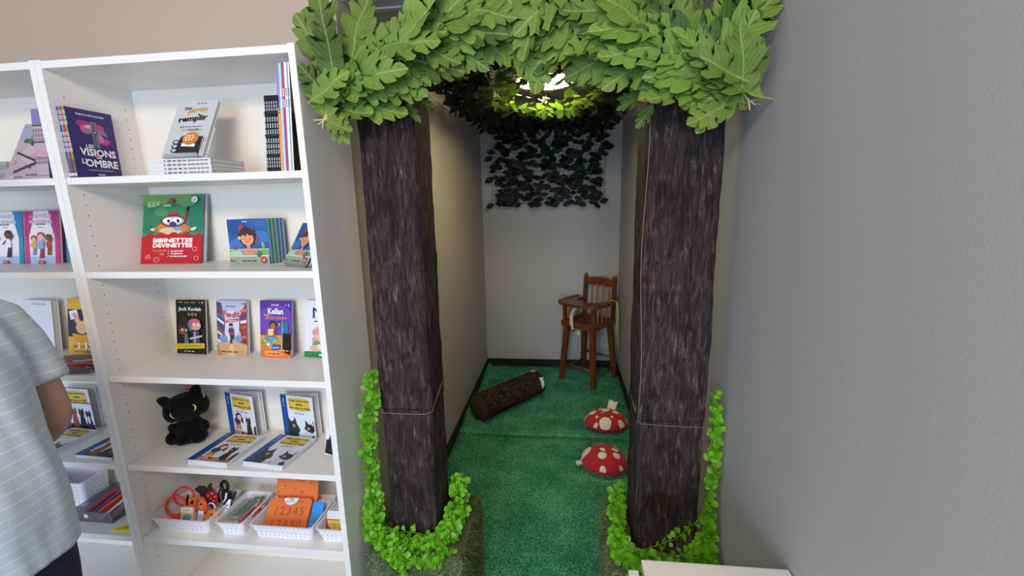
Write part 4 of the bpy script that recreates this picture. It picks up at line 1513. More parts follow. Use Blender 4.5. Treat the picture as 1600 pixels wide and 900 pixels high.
# --- second shelf
def art_bib(a):
    a.rect(0, 0, 1, 1, '3f8f5c')
    for (x, y, rx, ry, c) in ((0.15, 0.93, 0.25, 0.10, '7da55a'), (0.5, 0.97, 0.3, 0.06, '6fa05a'), (0.85, 0.80, 0.18, 0.16, '2f8060'), (0.15, 0.66, 0.17, 0.14, '2d7f5a'), (0.9, 0.6, 0.15, 0.16, '2a7a66'), (0.3, 0.75, 0.12, 0.06, '4e9a68'), (0.7, 0.88, 0.16, 0.06, '5ca06a'), (0.1, 0.5, 0.12, 0.07, '2b7658')):
        a.ell(x, y, rx, ry, c, 14)
    for sx in (0.17, 0.20, 0.83, 0.86):
        a.poly([(sx - 0.05, 0.50), (sx + 0.05, 0.53), (sx, 0.47)], 'e6dcc0')
    a.ell(0.50, 0.505, 0.31, 0.085, 'b87430', 26)
    a.ell(0.50, 0.52, 0.25, 0.075, 'd48a3e', 26)
    a.ell(0.47, 0.47, 0.19, 0.05, 'e8c79a', 22)
    a.ell(0.50, 0.70, 0.10, 0.045, 'c23a48', 18)
    a.ell(0.50, 0.675, 0.13, 0.02, 'd8b8a0', 18)
    a.ell(0.51, 0.615, 0.21, 0.085, '7a2230', 24)
    a.ell(0.51, 0.615, 0.18, 0.065, 'b8c4cc', 24)
    for ex in (0.42, 0.58):
        a.ell(ex, 0.625, 0.075, 0.045, 'f4f4f4', 14)
        a.ell(ex + 0.015, 0.615, 0.025, 0.025, '1c1c20', 10)
    a.ell(0.51, 0.565, 0.06, 0.042, '4a3c78', 14)
    a.ell(0.60, 0.505, 0.08, 0.028, '7aa4c8', 12)
    a.line([(0.70, 0.58), (0.755, 0.80)], 0.035, 'a82436')
    a.line([(0.745, 0.76), (0.76, 0.82)], 0.035, '241a1e')
    pts = [(0, 0)] + [(1, 0)] + [(1 - i / 16, 0.405 + 0.028 * math.sin(i * 1.9) + 0.03 * math.sin(PI * i / 16)) for i in range(17)]
    a.poly(pts, 'c01f2f')
    a.text('BIBINETTES', 0.52, 0.335, 0.66, 0.064, 'fbf6f2', 0.045, 0, 0.06)
    a.text('DEVINETTES', 0.52, 0.262, 0.66, 0.064, 'fbf6f2', 0.045, 0, 0.06)
    a.text('Pour stimuler', 0.31, 0.190, 0.23, 0.028, 'e8a33a', 0.02, 0, 0.1)
    for i, s in enumerate(('la curiosité', 'la mémoire', 'le raisonnement')):
        a.text(s, 0.60 + 0.03 * (i == 2), 0.182 - 0.038 * i, (0.20, 0.19, 0.28)[i], 0.027, 'fbf6f2', 0.03, 0, 0.1)
        a.line([(0.445, 0.182 - 0.038 * i), (0.455, 0.172 - 0.038 * i), (0.475, 0.195 - 0.038 * i)], 0.008, 'f0c8c0')
    a.poly([(0.07, 0.11), (0.15, 0.14), (0.18, 0.08), (0.09, 0.055)], 'd86a6a')
    for i in range(8):
        t = 2 * PI * i / 8
        a.line([(0.27 + 0.02 * math.cos(t), 0.055 + 0.02 * math.sin(t)), (0.27 + 0.06 * math.cos(t), 0.055 + 0.05 * math.sin(t))], 0.008, 'eebcb4')
    a.ell(0.36, 0.135, 0.05, 0.018, 'd86a6a', 12)
    for (x, y) in ((0.90, 0.205), (0.93, 0.075)):
        a.ell(x, y, 0.042, 0.032, 'eea8a4', 14); a.ell(x, y, 0.032, 0.024, 'c01f2f', 14)
    a.scrib(0.21, 0.885, 0.22, 0.016, 'dfe8d0')
    a.scrib(0.21, 0.853, 0.22, 0.018, 'f0f4e8')
    a.scrib(0.18, 0.825, 0.14, 0.016, 'f0f4e8')
    a.ell(0.50, 0.905, 0.042, 0.036, '9c2c44', 14)
    a.text('B', 0.50, 0.905, 0.03, 0.03, 'd8849a', 0.02)
    a.text('BIBI', 0.44, 0.835, 0.11, 0.022, 'f0f4e8', 0.03); a.text('NETTES', 0.57, 0.835, 0.14, 0.022, '8a2a3a', 0.03)
    a.ell(0.885, 0.915, 0.052, 0.045, 'f4efe4', 18)
    a.text('7 ans', 0.885, 0.92, 0.06, 0.022, '6a3a3a', 0.02); a.scrib(0.885, 0.898, 0.045, 0.012, '6a3a3a')


book('large red and green riddle book with a crab wearing a diving mask', 0.235, 0.246, 0.006, (-0.661, 0.190, Z2), 0, -13.5, 'c01f2f', art_bib, spine_col='8a1a28')
book('large book with pale blue back edge, standing hidden behind the red and green riddle book', 0.235, 0.244, 0.006, (-0.655, 0.1975, Z2), 0.5, -13.0, 'a8c4d8', None)


def art_bath(a):
    a.rect(0, 0, 1, 1, '2a5ea6')
    r_ = random.Random(4)
    for (x, y, rx, ry, c) in ((0.2, 0.8, 0.3, 0.18, '234f96'), (0.8, 0.6, 0.25, 0.14, '3a74ba'), (0.15, 0.45, 0.2, 0.1, '3a78bc'), (0.85, 0.92, 0.2, 0.08, '2c66b0')):
        a.ell(x, y, rx, ry, c, 14)
    for k in range(16):
        a.ell(r_.random(), 0.5 + 0.45 * r_.random(), 0.006, 0.006, 'cfe2f2', 6)
    a.rect(0, 0.32, 1, 0.345, 'c8c9a6')
    a.rect(0, 0.18, 1, 0.325, '7fae94')
    a.ell(0.18, 0.25, 0.17, 0.06, 'a9cfae', 14); a.ell(0.88, 0.26, 0.13, 0.07, '6aa86a', 14)
    a.ell(0.86, 0.42, 0.035, 0.065, '9ccf5a', 12); a.ell(0.86, 0.41, 0.02, 0.04, '4f8a3a', 10)
    a.poly([(0.10, 0.33), (0.16, 0.42), (0.22, 0.33)], 'a3523e')
    for (x, y, rr) in ((0.36, 0.79, 0.10), (0.60, 0.74, 0.09), (0.70, 0.56, 0.08)):
        a.ell(x, y, rr * 0.8, rr, 'a84454', 7)
    pts = []
    for i in range(28):
        t = 2 * PI * i / 28
        rr = 1 + 0.10 * (i % 2)
        pts.append((0.49 + 0.21 * rr * math.cos(t), 0.615 + 0.20 * rr * math.sin(t)))
    a.poly(pts, '402b30')
    a.poly([(0.46, 0.30), (0.54, 0.30), (0.54, 0.45), (0.46, 0.45)], 'd88a6e')
    a.poly([(0.36, 0.21), (0.64, 0.21), (0.56, 0.33), (0.45, 0.33)], 'd88a6e')
    a.line([(0.42, 0.31), (0.33, 0.235), (0.30, 0.31)], 0.035, 'd88a6e'); a.line([(0.58, 0.31), (0.68, 0.25), (0.72, 0.36)], 0.035, 'd88a6e')
    a.ell(0.49, 0.565, 0.155, 0.145, 'e09a7a', 22)
    a.poly([(0.36, 0.66), (0.46, 0.62), (0.50, 0.68), (0.56, 0.63), (0.63, 0.66), (0.60, 0.74), (0.40, 0.74)], '402b30')
    a.line([(0.40, 0.565), (0.43, 0.558), (0.46, 0.565)], 0.01, '50302e'); a.line([(0.53, 0.565), (0.56, 0.558), (0.59, 0.565)], 0.01, '50302e')
    a.line([(0.45, 0.51), (0.49, 0.50), (0.53, 0.51)], 0.012, 'a8483e')
    a.ell(0.30, 0.585, 0.045, 0.045, 'e8c04a', 5)
    a.rect(0, 0.175, 1, 0.205, 'd9cdb8')
    a.rect(0, 0, 1, 0.175, '93a892')
    a.ell(0.755, 0.225, 0.065, 0.07, '55705e', 14)
    a.scrib(0.48, 0.945, 0.14, 0.022, 'dfe9f2')
    a.scrib(0.52, 0.075, 0.38, 0.030, '38463e')
    a.text('3+', 0.15, 0.08, 0.06, 0.035, '38463e', 0.02)
    a.line([(0.03, 0.11), (0.06, 0.06), (0.09, 0.08)], 0.02, '6a4a42')
    pts = []
    for i in range(20):
        t = 2 * PI * i / 20
        rr = 0.068 if i % 2 else 0.082
        pts.append((0.86 + rr * math.cos(t), 0.095 + rr * math.sin(t)))
    a.poly(pts, 'c8433e')
    a.text('x3', 0.86, 0.095, 0.06, 0.045, 'fbeee6', 0.03)


nth = ['front', 'second', 'third', 'fourth', 'rear']
for k in range(5):
    book('%s one of the five square bathing-child books packed together on the second shelf' % nth[k], 0.140, 0.151, 0.0128, (-0.338 + 0.0035 * k, 0.1665 + 0.0142 * k, Z2), 3, -2 - 0.4 * k, ['2f6a8a', '2f7a66', '3a7f6c', '35628f', '3f6aa0'][k], art_bath if k == 0 else None,
         spine_col='2a5ea6', group='square bath-time picture books packed together')
acrylic_stand('clear acrylic stand under the tilted square picture book by the right post', (-0.131, 0.094, Z2), -28, 32, 0.12, 0.08)
book('square picture book with a bathing child tilted back, half hidden by the right post', 0.140, 0.151, 0.006, (-0.131, 0.0955, Z2 + 0.006), -28, -32, '93a892', art_bath)


# --- third shelf
def art_jack(a):
    a.rect(0, 0, 1, 1, '1b1a1b')
    a.scrib(0.42, 0.955, 0.66, 0.024, 'b89a3a')
    a.scrib(0.83, 0.955, 0.06, 0.02, 'c8c8c8'); a.rect(0.90, 0.935, 0.96, 0.975, 'd89a8a')
    a.text('Jack Kodak', 0.50, 0.825, 0.80, 0.085, 'dff0f2', 0.03)
    a.scrib(0.60, 0.735, 0.36, 0.06, 'a08a4a')
    a.ell(0.30, 0.58, 0.15, 0.12, '3a2420'); a.ell(0.52, 0.53, 0.10, 0.11, '2a7f8c')
    a.poly([(0.30, 0.20), (0.44, 0.20), (0.42, 0.38), (0.28, 0.38)], '56707c'); a.rect(0.31, 0.17, 0.36, 0.26, '5a86b8'); a.rect(0.39, 0.17, 0.44, 0.26, '5a86b8')
    a.ell(0.25, 0.44, 0.14, 0.08, '8a5236'); a.ell(0.22, 0.49, 0.12, 0.05, '4a2c22'); a.ell(0.36, 0.42, 0.06, 0.035, '8a5236')
    a.ell(0.24, 0.45, 0.045, 0.026, 'e6e2da'); a.ell(0.38, 0.44, 0.035, 0.022, 'e6e2da'); a.ell(0.25, 0.452, 0.012, 0.009, '201818', 8); a.ell(0.385, 0.442, 0.012, 0.009, '201818', 8)
    a.poly([(0.56, 0.20), (0.84, 0.20), (0.82, 0.42), (0.62, 0.44)], '4a4a66'); a.rect(0.64, 0.18, 0.70, 0.42, '9fb4d8'); a.poly([(0.48, 0.30), (0.92, 0.36), (0.92, 0.33), (0.50, 0.27)], 'd4d4dc')
    a.ell(0.70, 0.53, 0.19, 0.085, 'e3a98c'); a.ell(0.68, 0.60, 0.18, 0.06, 'd0688a'); a.ell(0.56, 0.56, 0.06, 0.07, 'd0688a'); a.ell(0.80, 0.51, 0.07, 0.035, 'e3a98c')
    a.ell(0.66, 0.55, 0.055, 0.035, 'f4f0ea'); a.ell(0.80, 0.555, 0.05, 0.032, 'f4f0ea'); a.ell(0.67, 0.552, 0.014, 0.011, '201818', 8); a.ell(0.81, 0.556, 0.014, 0.011, '201818', 8)
    a.poly([(0, 0.085), (1, 0.12), (1, 0.215), (0, 0.185)], 'd8c41e')
    a.text('À la rescousse des JUMEAUX !', 0.5, 0.152, 0.84, 0.040, '2a2610', 0.01, 0.05)
    a.scrib(0.5, 0.055, 0.40, 0.022, 'c8c8c8')


def art_perdu(a):
    a.rect(0, 0, 1, 1, 'b9c0de')
    a.ell(0.45, 0.55, 0.30, 0.28, 'd6daec', 22)
    a.poly([(0, 0.98), (0.16, 0.95), (0.28, 0.62), (0.24, 0.30), (0, 0.22)], '3d4a78')
    for (y, c) in ((0.90, '9a3a48'), (0.80, '5a6aa0'), (0.70, 'e0e0ea'), (0.62, '44527c'), (0.54, 'a0524a'), (0.46, 'd8d2c0'), (0.38, '5c7a98'), (0.31, 'e6e2d8')):
        a.poly([(0.01, y), (0.25 - 0.02 * abs(y - 0.6), y - 0.10), (0.24, y - 0.15), (0.01, y - 0.055)], c)
    a.poly([(1, 0.98), (0.90, 0.86), (0.76, 0.70), (0.74, 0.48), (0.88, 0.20), (1, 0.18)], '8a3c34')
    for (y, c) in ((0.86, 'c87a4a'), (0.76, '3a4a80'), (0.66, 'dfe2ee'), (0.56, 'b85a3e'), (0.47, 'a04a38'), (0.38, 'c26a44'), (0.30, '7a3434')):
        a.poly([(0.99, y), (0.78, y - 0.03), (0.79, y - 0.075), (0.99, y - 0.06)], c)
    a.poly([(0, 0), (1, 0), (1, 0.20), (0.75, 0.24), (0.20, 0.24), (0, 0.21)], 'cfa473')
    a.poly([(0.35, 0), (0.60, 0), (0.52, 0.22), (0.46, 0.22)], 'e0bd90'); a.poly([(0, 0), (0.2, 0), (0.05, 0.18), (0, 0.18)], 'ba8a5c')
    a.ell(0.22, 0.30, 0.12, 0.08, '7d94c4'); a.ell(0.72, 0.30, 0.11, 0.07, '7d94c4')
    a.scrib(0.5, 0.893, 0.34, 0.020, '55607c')
    a.scrib(0.86, 0.945, 0.06, 0.018, '55607c'); a.ell(0.935, 0.945, 0.03, 0.018, '6a7aa8', 10)
    for (s, x, y, rt, hh) in (('P', 0.30, 0.755, 0.2, 0.12), ('e', 0.41, 0.735, -0.05, 0.08), ('r', 0.50, 0.725, 0.05, 0.075), ('d', 0.59, 0.745, -0.08, 0.115), ('u', 0.71, 0.745, 0.12, 0.085)):
        a.text(s, x, y, None, hh, 'f4f0f4', 0.06, rt)
        a.text(s, x, y, None, hh * 0.96, 'c22e40', 0.035, rt)
    a.poly([(0.30, 0.60), (0.74, 0.63), (0.74, 0.675), (0.30, 0.645)], 'c22e40')
    a.text("à l'épicerie", 0.52, 0.637, 0.38, 0.035, 'f8ecec', 0.02, 0.06)
    a.ell(0.50, 0.54, 0.05, 0.04, 'e0a48c'); a.ell(0.50, 0.565, 0.055, 0.028, '2e2230')
    a.poly([(0.42, 0.42), (0.60, 0.42), (0.58, 0.50), (0.44, 0.50)], '2f4a74'); a.poly([(0.46, 0.36), (0.60, 0.36), (0.58, 0.43), (0.46, 0.43)], 'b0343c')
    a.rect(0.48, 0.22, 0.53, 0.37, '262c44'); a.poly([(0.54, 0.29), (0.60, 0.30), (0.60, 0.37), (0.54, 0.37)], '262c44')
    a.scrib(0.48, 0.07, 0.56, 0.022, '5a4030')


def art_kellan(a):
    a.rect(0, 0, 1, 1, '5a3596')
    a.ell(0.5, 0.62, 0.6, 0.30, '7147ac', 20)
    a.rect(0, 0, 1, 0.40, 'd79a5c'); a.ell(0.05, 0.15, 0.2, 0.16, 'c58443')
    a.poly([(0, 0.38), (1, 0.40), (1, 0.42), (0, 0.41)], '8a4a2c')
    a.scrib(0.5, 0.925, 0.26, 0.024, 'efe6f6')
    a.scrib(0.83, 0.925, 0.06, 0.018, 'd8ccec'); a.ell(0.93, 0.925, 0.035, 0.026, '7aa8e8', 10)
    a.text('Kellan', 0.51, 0.815, 0.48, 0.105, 'f8f4fa', 0.03)
    a.text('PERDU DANS', 0.24, 0.745, 0.20, 0.020, 'efe6f6', 0.02)
    a.text('JEUX', 0.34, 0.69, 0.32, 0.062, 'ef8f34', 0.035, -0.05); a.text('VIDÉO', 0.68, 0.70, 0.36, 0.055, 'ef8f34', 0.035, 0.05)
    a.ell(0.62, 0.60, 0.05, 0.045, '4a2c26'); a.ell(0.63, 0.585, 0.035, 0.035, 'c88a64')
    a.poly([(0.68, 0.36), (0.70, 0.64), (0.90, 0.63), (0.90, 0.38)], '2c7a98'); a.poly([(0.68, 0.36), (0.70, 0.64), (0.74, 0.64), (0.73, 0.36)], '4aa0c0'); a.ell(0.745, 0.50, 0.015, 0.011, 'f0e0a0', 8)
    a.ell(0.34, 0.30, 0.24, 0.06, '9ac03c')
    a.ell(0.42, 0.575, 0.105, 0.075, '3a2620'); a.ell(0.43, 0.545, 0.075, 0.065, 'a9704e')
    a.poly([(0.22, 0.38), (0.48, 0.38), (0.45, 0.50), (0.28, 0.50)], 'ecd48a'); a.line([(0.26, 0.46), (0.24, 0.38), (0.36, 0.365)], 0.05, 'a9704e'); a.line([(0.45, 0.46), (0.47, 0.39), (0.37, 0.365)], 0.05, 'a9704e')
    a.poly([(0.14, 0.34), (0.22, 0.38), (0.42, 0.28), (0.36, 0.25)], '4a90d0'); a.poly([(0.54, 0.34), (0.46, 0.38), (0.28, 0.28), (0.34, 0.25)], '5a9cd8')
    a.ell(0.28, 0.225, 0.055, 0.024, 'f0f0f0')
    a.poly([(0.38, 0.13), (0.66, 0.15), (0.64, 0.22), (0.42, 0.235)], '2a5cb0'); a.line([(0.42, 0.165), (0.62, 0.18)], 0.02, 'e8f0fa')
    a.poly([(0.73, 0.15), (0.99, 0.13), (0.99, 0.42), (0.74, 0.43)], '1c1c22'); a.rect(0.78, 0.06, 0.96, 0.15, '2a2226')
    a.poly([(0.12, 0.12), (0.62, 0.13), (1, 0.04), (1, 0), (0.18, 0)], 'ef7a32'); a.poly([(0.16, 0.11), (0.60, 0.115), (0.80, 0.03), (0.22, 0.02)], 'f49a54')
    a.scrib(0.48, 0.065, 0.42, 0.020, '6a3a1a'); a.scrib(0.80, 0.125, 0.30, 0.02, 'e0d0c0')


def art_m(a):
    a.rect(0, 0, 1, 1, 'e3e5f2')
    a.scrib(0.62, 0.945, 0.30, 0.028, '4a4a66')
    a.text('M', 0.40, 0.78, 0.34, 0.19, '3c3e58', 0.0); a.rect(0.70, 0.70, 0.70, 0.70, '3c3e58')
    a.scrib(0.55, 0.635, 0.56, 0.026, '55586e')
    for (x, y, rx, ry, c) in ((0.45, 0.50, 0.13, 0.07, 'e0b0ae'), (0.60, 0.52, 0.10, 0.06, '55406c'), (0.35, 0.44, 0.14, 0.07, 'd8949a'), (0.55, 0.42, 0.11, 0.06, '4a3a58'), (0.42, 0.34, 0.17, 0.07, 'e6c49a'), (0.60, 0.33, 0.10, 0.06, '6a4a86'), (0.30, 0.31, 0.09, 0.05, 'd8a2a4'), (0.34, 0.235, 0.12, 0.06, '6a9a72'), (0.55, 0.22, 0.14, 0.07, 'dd7a52'), (0.30, 0.16, 0.16, 0.06, 'e8a8a0'), (0.62, 0.15, 0.14, 0.06, 'e88a4a'), (0.42, 0.19, 0.07, 0.05, 'f0d8a8')):
        a.ell(x, y, rx, ry, c, 14)
    a.poly([(0, 0), (1, 0), (1, 0.09), (0.5, 0.105), (0, 0.10)], '2f8a4a')
    a.scrib(0.58, 0.045, 0.34, 0.032, 'f0f8f0')


book('black paperback with two cartoon kids and a yellow banner, leftmost on the third shelf', 0.130, 0.204, 0.011, (-0.679, 0.2275, Z3), -4.5, -8.5, '1b1a1b', art_jack)
book('pale blue paperback with a child running between shelves, second on the third shelf', 0.128, 0.204, 0.011, (-0.505, 0.2205, Z3), -3.5, -8.5, 'c4c6d8', art_perdu)
book('purple paperback with a child sitting cross-legged before a television, third on the third shelf', 0.130, 0.206, 0.011, (-0.324, 0.2105, Z3), -4, -9.0, '5a3596', art_kellan)
book('white paperback with a large letter M, half hidden by the right post', 0.146, 0.206, 0.010, (-0.146, 0.2145, Z3), -5, -9.0, 'e3e5f2', art_m)


# --- fourth shelf: reading booklets
def art_cat_base(a):
    a.rect(0, 0, 1, 1, 'dfe2ee')
    a.rect(0, 0, 0.19, 1, '1c4f9c')
    a.text('6 - 7 ans', 0.085, 0.83, 0.19 * a.h / a.w, 0.055 * a.w / a.h, 'dbe6f6', 0.01, PI / 2)
    a.poly([(0.26, 0.93), (0.60, 0.955), (0.88, 0.93), (0.90, 0.80), (0.93, 0.68), (0.60, 0.645), (0.27, 0.68), (0.24, 0.80)], 'd9bd4a')
    a.text("J'apprends à lire", 0.58, 0.885, 0.62, 0.060, '33301e', 0.03)
    a.text('avec', 0.58, 0.800, 0.20, 0.045, '33301e', 0.03)
    a.text('Hercules et Puffy', 0.58, 0.715, 0.64, 0.060, '33301e', 0.03)


def cat_shape(a, x, y, s, c, ear=True):
    k = a.w / a.h
    a.poly([(x - 0.20 * s, y), (x + 0.22 * s, y), (x + 0.16 * s, y + 0.40 * s), (x + 0.10 * s, y + 0.62 * s), (x - 0.10 * s, y + 0.62 * s), (x - 0.18 * s, y + 0.3 * s)], c)
    a.ell(x, y + 0.72 * s, 0.17 * s, 0.15 * s, c)
    a.poly([(x - 0.17 * s, y + 0.75 * s), (x - 0.14 * s, y + 0.98 * s), (x - 0.02 * s, y + 0.84 * s)], c)
    a.poly([(x + 0.17 * s, y + 0.75 * s), (x + 0.13 * s, y + 0.98 * s), (x + 0.02 * s, y + 0.84 * s)], c)


def art_girl(a):
    art_cat_base(a)
    a.scrib(0.58, 0.595, 0.46, 0.022, '77798c')
    a.poly([(0.19, 0), (1, 0), (1, 0.09), (0.19, 0.12)], 'b98a80'); a.line([(0.19, 0.13), (1, 0.085)], 0.012, '4a2a26')
    a.poly([(0.25, 0.17), (0.47, 0.17), (0.43, 0.32), (0.29, 0.32)], 'd98a34'); a.rect(0.30, 0.06, 0.34, 0.18, 'e8c4a8'); a.rect(0.39, 0.06, 0.43, 0.18, 'e8c4a8')
    a.ell(0.36, 0.36, 0.105, 0.085, '3a3a7c'); a.ell(0.42, 0.48, 0.10, 0.085, '3c2a2c'); a.ell(0.45, 0.46, 0.075, 0.065, 'e8c4a8'); a.ell(0.54, 0.40, 0.03, 0.07, '3c2a2c')
    a.ell(0.49, 0.085, 0.05, 0.02, '7a2430')
    cat_shape(a, 0.76, 0.06, 0.46, '26252c'); a.ell(0.74, 0.385, 0.022, 0.018, 'd8c45a', 10)
    a.ell(0.98, 0.18, 0.05, 0.14, '2a2a34'); a.poly([(0.88, 0.0), (1, 0.0), (1, 0.06), (0.9, 0.12)], 'b5705c'); a.rect(0.74, 0.03, 0.90, 0.07, '3f4a5c'); a.ell(0.72, 0.06, 0.02, 0.02, 'e8e8ee', 8)


def art_twocats(a):
    art_cat_base(a)
    a.scrib(0.58, 0.595, 0.34, 0.022, '77798c')
    a.poly([(0.17, 0), (0.46, 0), (0.47, 0.13), (0.53, 0.20), (0.50, 0.26), (0.44, 0.34), (0.40, 0.50), (0.33, 0.40), (0.25, 0.40), (0.19, 0.49), (0.16, 0.30)], '35343e')
    a.ell(0.355, 0.295, 0.045, 0.035, 'd0bc5e', 12); a.ell(0.365, 0.295, 0.015, 0.02, '1c1c20', 8)
    a.poly([(0.52, 0), (0.98, 0), (0.96, 0.16), (0.70, 0.20), (0.60, 0.08)], 'cfd0da')
    a.poly([(0.66, 0.26), (0.72, 0.32), (0.72, 0.46), (0.80, 0.37), (0.90, 0.36), (0.97, 0.46), (0.98, 0.22), (0.90, 0.16), (0.76, 0.20)], '26252e'); a.poly([(0.91, 0.36), (0.96, 0.43), (0.965, 0.33)], 'cfd0da')
    a.ell(0.80, 0.265, 0.045, 0.032, 'd0bc5e', 12); a.ell(0.80, 0.265, 0.014, 0.02, '1c1c20', 8)
    a.poly([(0.88, 0), (1, 0), (1, 0.05), (0.93, 0.12), (0.86, 0.05)], '26252e')
    a.ell(0.49, 0.04, 0.02, 0.014, '5a5c70', 8); a.scrib(0.62, 0.035, 0.18, 0.018, '77798c')


def art_threecats(a):
    art_cat_base(a)
    a.rect(0.18, 0, 1, 0.14, '3a2a2c')
    cat_shape(a, 0.38, 0.05, 0.52, '8a4a36'); cat_shape(a, 0.63, 0.05, 0.50, '22222a'); cat_shape(a, 0.86, 0.03, 0.48, '2a2a34')
    a.ell(0.86, 0.26, 0.04, 0.1, 'd8dae4', 12)
    a.line([(0.24, 0.66), (1.0, 0.665)], 0.025, '2a2a30')


def open_booklet(label, loc, yaw, gap, w, h, art, group=None):
    """booklet standing ajar: front cover, page block behind it, both hinged on the blue spine"""
    o = thing('booklet', label, 'booklet', loc, (0, 0, math.radians(yaw)), group)
    MB().box(-w / 2, w / 2, 0, 0.0008, 0, h).build('cover', P('dfe2ee'), o)
    MB().box(-w / 2, -w / 2 + 0.0012, 0.0008, 0.004, 0, h).build('spine', P('1c4f9c'), o)
    pg = MB().box(0.001, w - 0.004, 0.0012, 0.0042, 0.001, h - 0.001).build('pages', PAPER, o)
    pg.location = (-w / 2, 0.0, 0); pg.rotation_euler = (0, 0, math.radians(gap))
    bk = MB().box(0.001, w, 0.0045, 0.0053, 0, h).build('back_cover', P('dfe2ee'), o)
    bk.location = (-w / 2, 0.0, 0); bk.rotation_euler = (0, 0, math.radians(gap + 1.5))
    a = Art(w, h); art(a); a.build(o)
    return o


GB = 'reading booklets with cats on the fourth shelf'
open_booklet('booklet with a girl and a sitting black cat, standing ajar behind the flat piles', (-0.502, 0.213, Z4), -13.5, 16, 0.142, 0.172, art_girl, GB)
open_booklet('booklet with two black cat heads, standing ajar behind the flat piles', (-0.272, 0.2155, Z4), -8.5, 12, 0.142, 0.172, art_twocats, GB)
on3 = ['bottom', 'middle', 'top']
for k in range(3):
    book('%s booklet of the flat pile topped by a girl and a black cat' % on3[k], 0.158, 0.176, 0.0058, (-0.4925 + 0.0012 * k, 0.020, Z4 + 0.006 * (k + 1)), -3.5, -90, 'dfe2ee', art_girl if k == 2 else None, spine_col='1c4f9c', group='flat pile of girl-and-cat booklets', name='booklet', cat='booklet')
for k in range(3):
    book('%s booklet of the flat pile topped by two cat heads' % on3[k], 0.158, 0.176, 0.0058, (-0.291 + 0.0014 * k, 0.022, Z4 + 0.0061 * (k + 1)), -5.5 - 0.4 * k, -90, 'dfe2ee', art_twocats if k == 2 else None, spine_col='1c4f9c', group='flat pile of two-cat booklets', name='booklet', cat='booklet')


def art_small(a):
    a.rect(0, 0, 1, 1, 'e2e4ee'); a.poly([(0, 0.05), (0.5, 0), (0.6, 0.4), (0.4, 0.62), (0.3, 0.78), (0.2, 0.6), (0.05, 0.62)], '1e1e26'); a.ell(0.10, 0.58, 0.09, 0.06, 'e2e4ee')


book('small white card with a black cat, mostly hidden behind the right post', 0.075, 0.10, 0.003, (-0.085, 0.115, Z4), -8, -14, 'e2e4ee', art_small, name='card', cat='card', pages=False)

# plush cat
PLUSH = M('black_plush', '111013', 0.95, spec=0.05, var=0.25, vscale=60, bump=0.6, bscale=150, sheen=0.08)
EYE = M('yellow_felt_eye', 'd8d08a', 0.8)
cat = thing('plush_cat', 'black knitted plush cat with yellow crescent eyes, sitting at the left of the fourth shelf', 'soft toy', (-0.676, 0.165, Z4), (0, 0, math.radians(24)))
cat.scale = (0.82, 0.82, 0.97)


def blob(bm_list, n=20):
    """union-like body from ellipsoids through metaball-free voxel remesh"""
    bm = bmesh.new()
    for (c, r, rot) in bm_list:
        m = Matrix.Translation(c) @ Euler(rot).to_matrix().to_4x4() @ Matrix.Diagonal((*r, 1))
        bmesh.ops.create_icosphere(bm, subdivisions=3, radius=1.0, matrix=m)
    me = bpy.data.meshes.new('t')
    bm.to_mesh(me); bm.free()
    return me


def remeshed(name, parts, vox, mat, parent, smooth_it=3):
    me = blob(parts)
    ob = bpy.data.objects.new(name, me)
    COL.objects.link(ob)
    md = ob.modifiers.new('r', 'REMESH'); md.mode = 'VOXEL'; md.voxel_size = vox; md.use_smooth_shade = True
    ms = ob.modifiers.new('s', 'SMOOTH'); ms.iterations = smooth_it; ms.factor = 0.5
    dg = bpy.context.evaluated_depsgraph_get()
    m2 = bpy.data.meshes.new_from_object(ob.evaluated_get(dg))
    m2.name = name
    m2.materials.clear(); m2.materials.append(mat)
    bpy.data.objects.remove(ob); bpy.data.meshes.remove(me)
    o = bpy.data.objects.new(name, m2)
    return put(o, parent)


remeshed('body', [((0, 0.004, 0.052), (0.062, 0.046, 0.056), (0, 0, 0)), ((0.0, 0.0, 0.02), (0.066, 0.048, 0.020), (0, 0, 0)), ((0.03, -0.014, 0.024), (0.036, 0.042, 0.024), (0, 0, 0)), ((-0.03, -0.014, 0.024), (0.036, 0.042, 0.024), (0, 0, 0)),
                  ((-0.060, -0.012, 0.070), (0.022, 0.020, 0.018), (0, 0.5, 0)), ((-0.070, -0.018, 0.030), (0.025, 0.026, 0.024), (0, 0.2, 0)), ((0.062, -0.014, 0.066), (0.018, 0.02, 0.024), (0, -0.3, 0))], 0.005, PLUSH, cat)
hd = remeshed('head', [((0, 0, 0), (0.080, 0.050, 0.056), (0, 0, 0)), ((-0.058, 0.0, -0.004), (0.032, 0.042, 0.042), (0, 0, 0)), ((0.058, 0.0, -0.002), (0.032, 0.042, 0.042), (0, 0, 0)), ((0, 0, 0.030), (0.070, 0.040, 0.028), (0, 0, 0)),
                       ((-0.070, 0.0, 0.044), (0.024, 0.016, 0.022), (0, 0.6, 0)), ((-0.084, 0.0, 0.054), (0.013, 0.011, 0.013), (0, 0.9, 0)), ((0.056, 0.0, 0.054), (0.025, 0.016, 0.022), (0, -0.6, 0)), ((0.066, 0.0, 0.066), (0.013, 0.010, 0.012), (0, -0.9, 0))], 0.005, PLUSH, cat)
hd.location = (0.002, -0.012, 0.148); hd.rotation_euler = (0.05, math.radians(-9), 0)


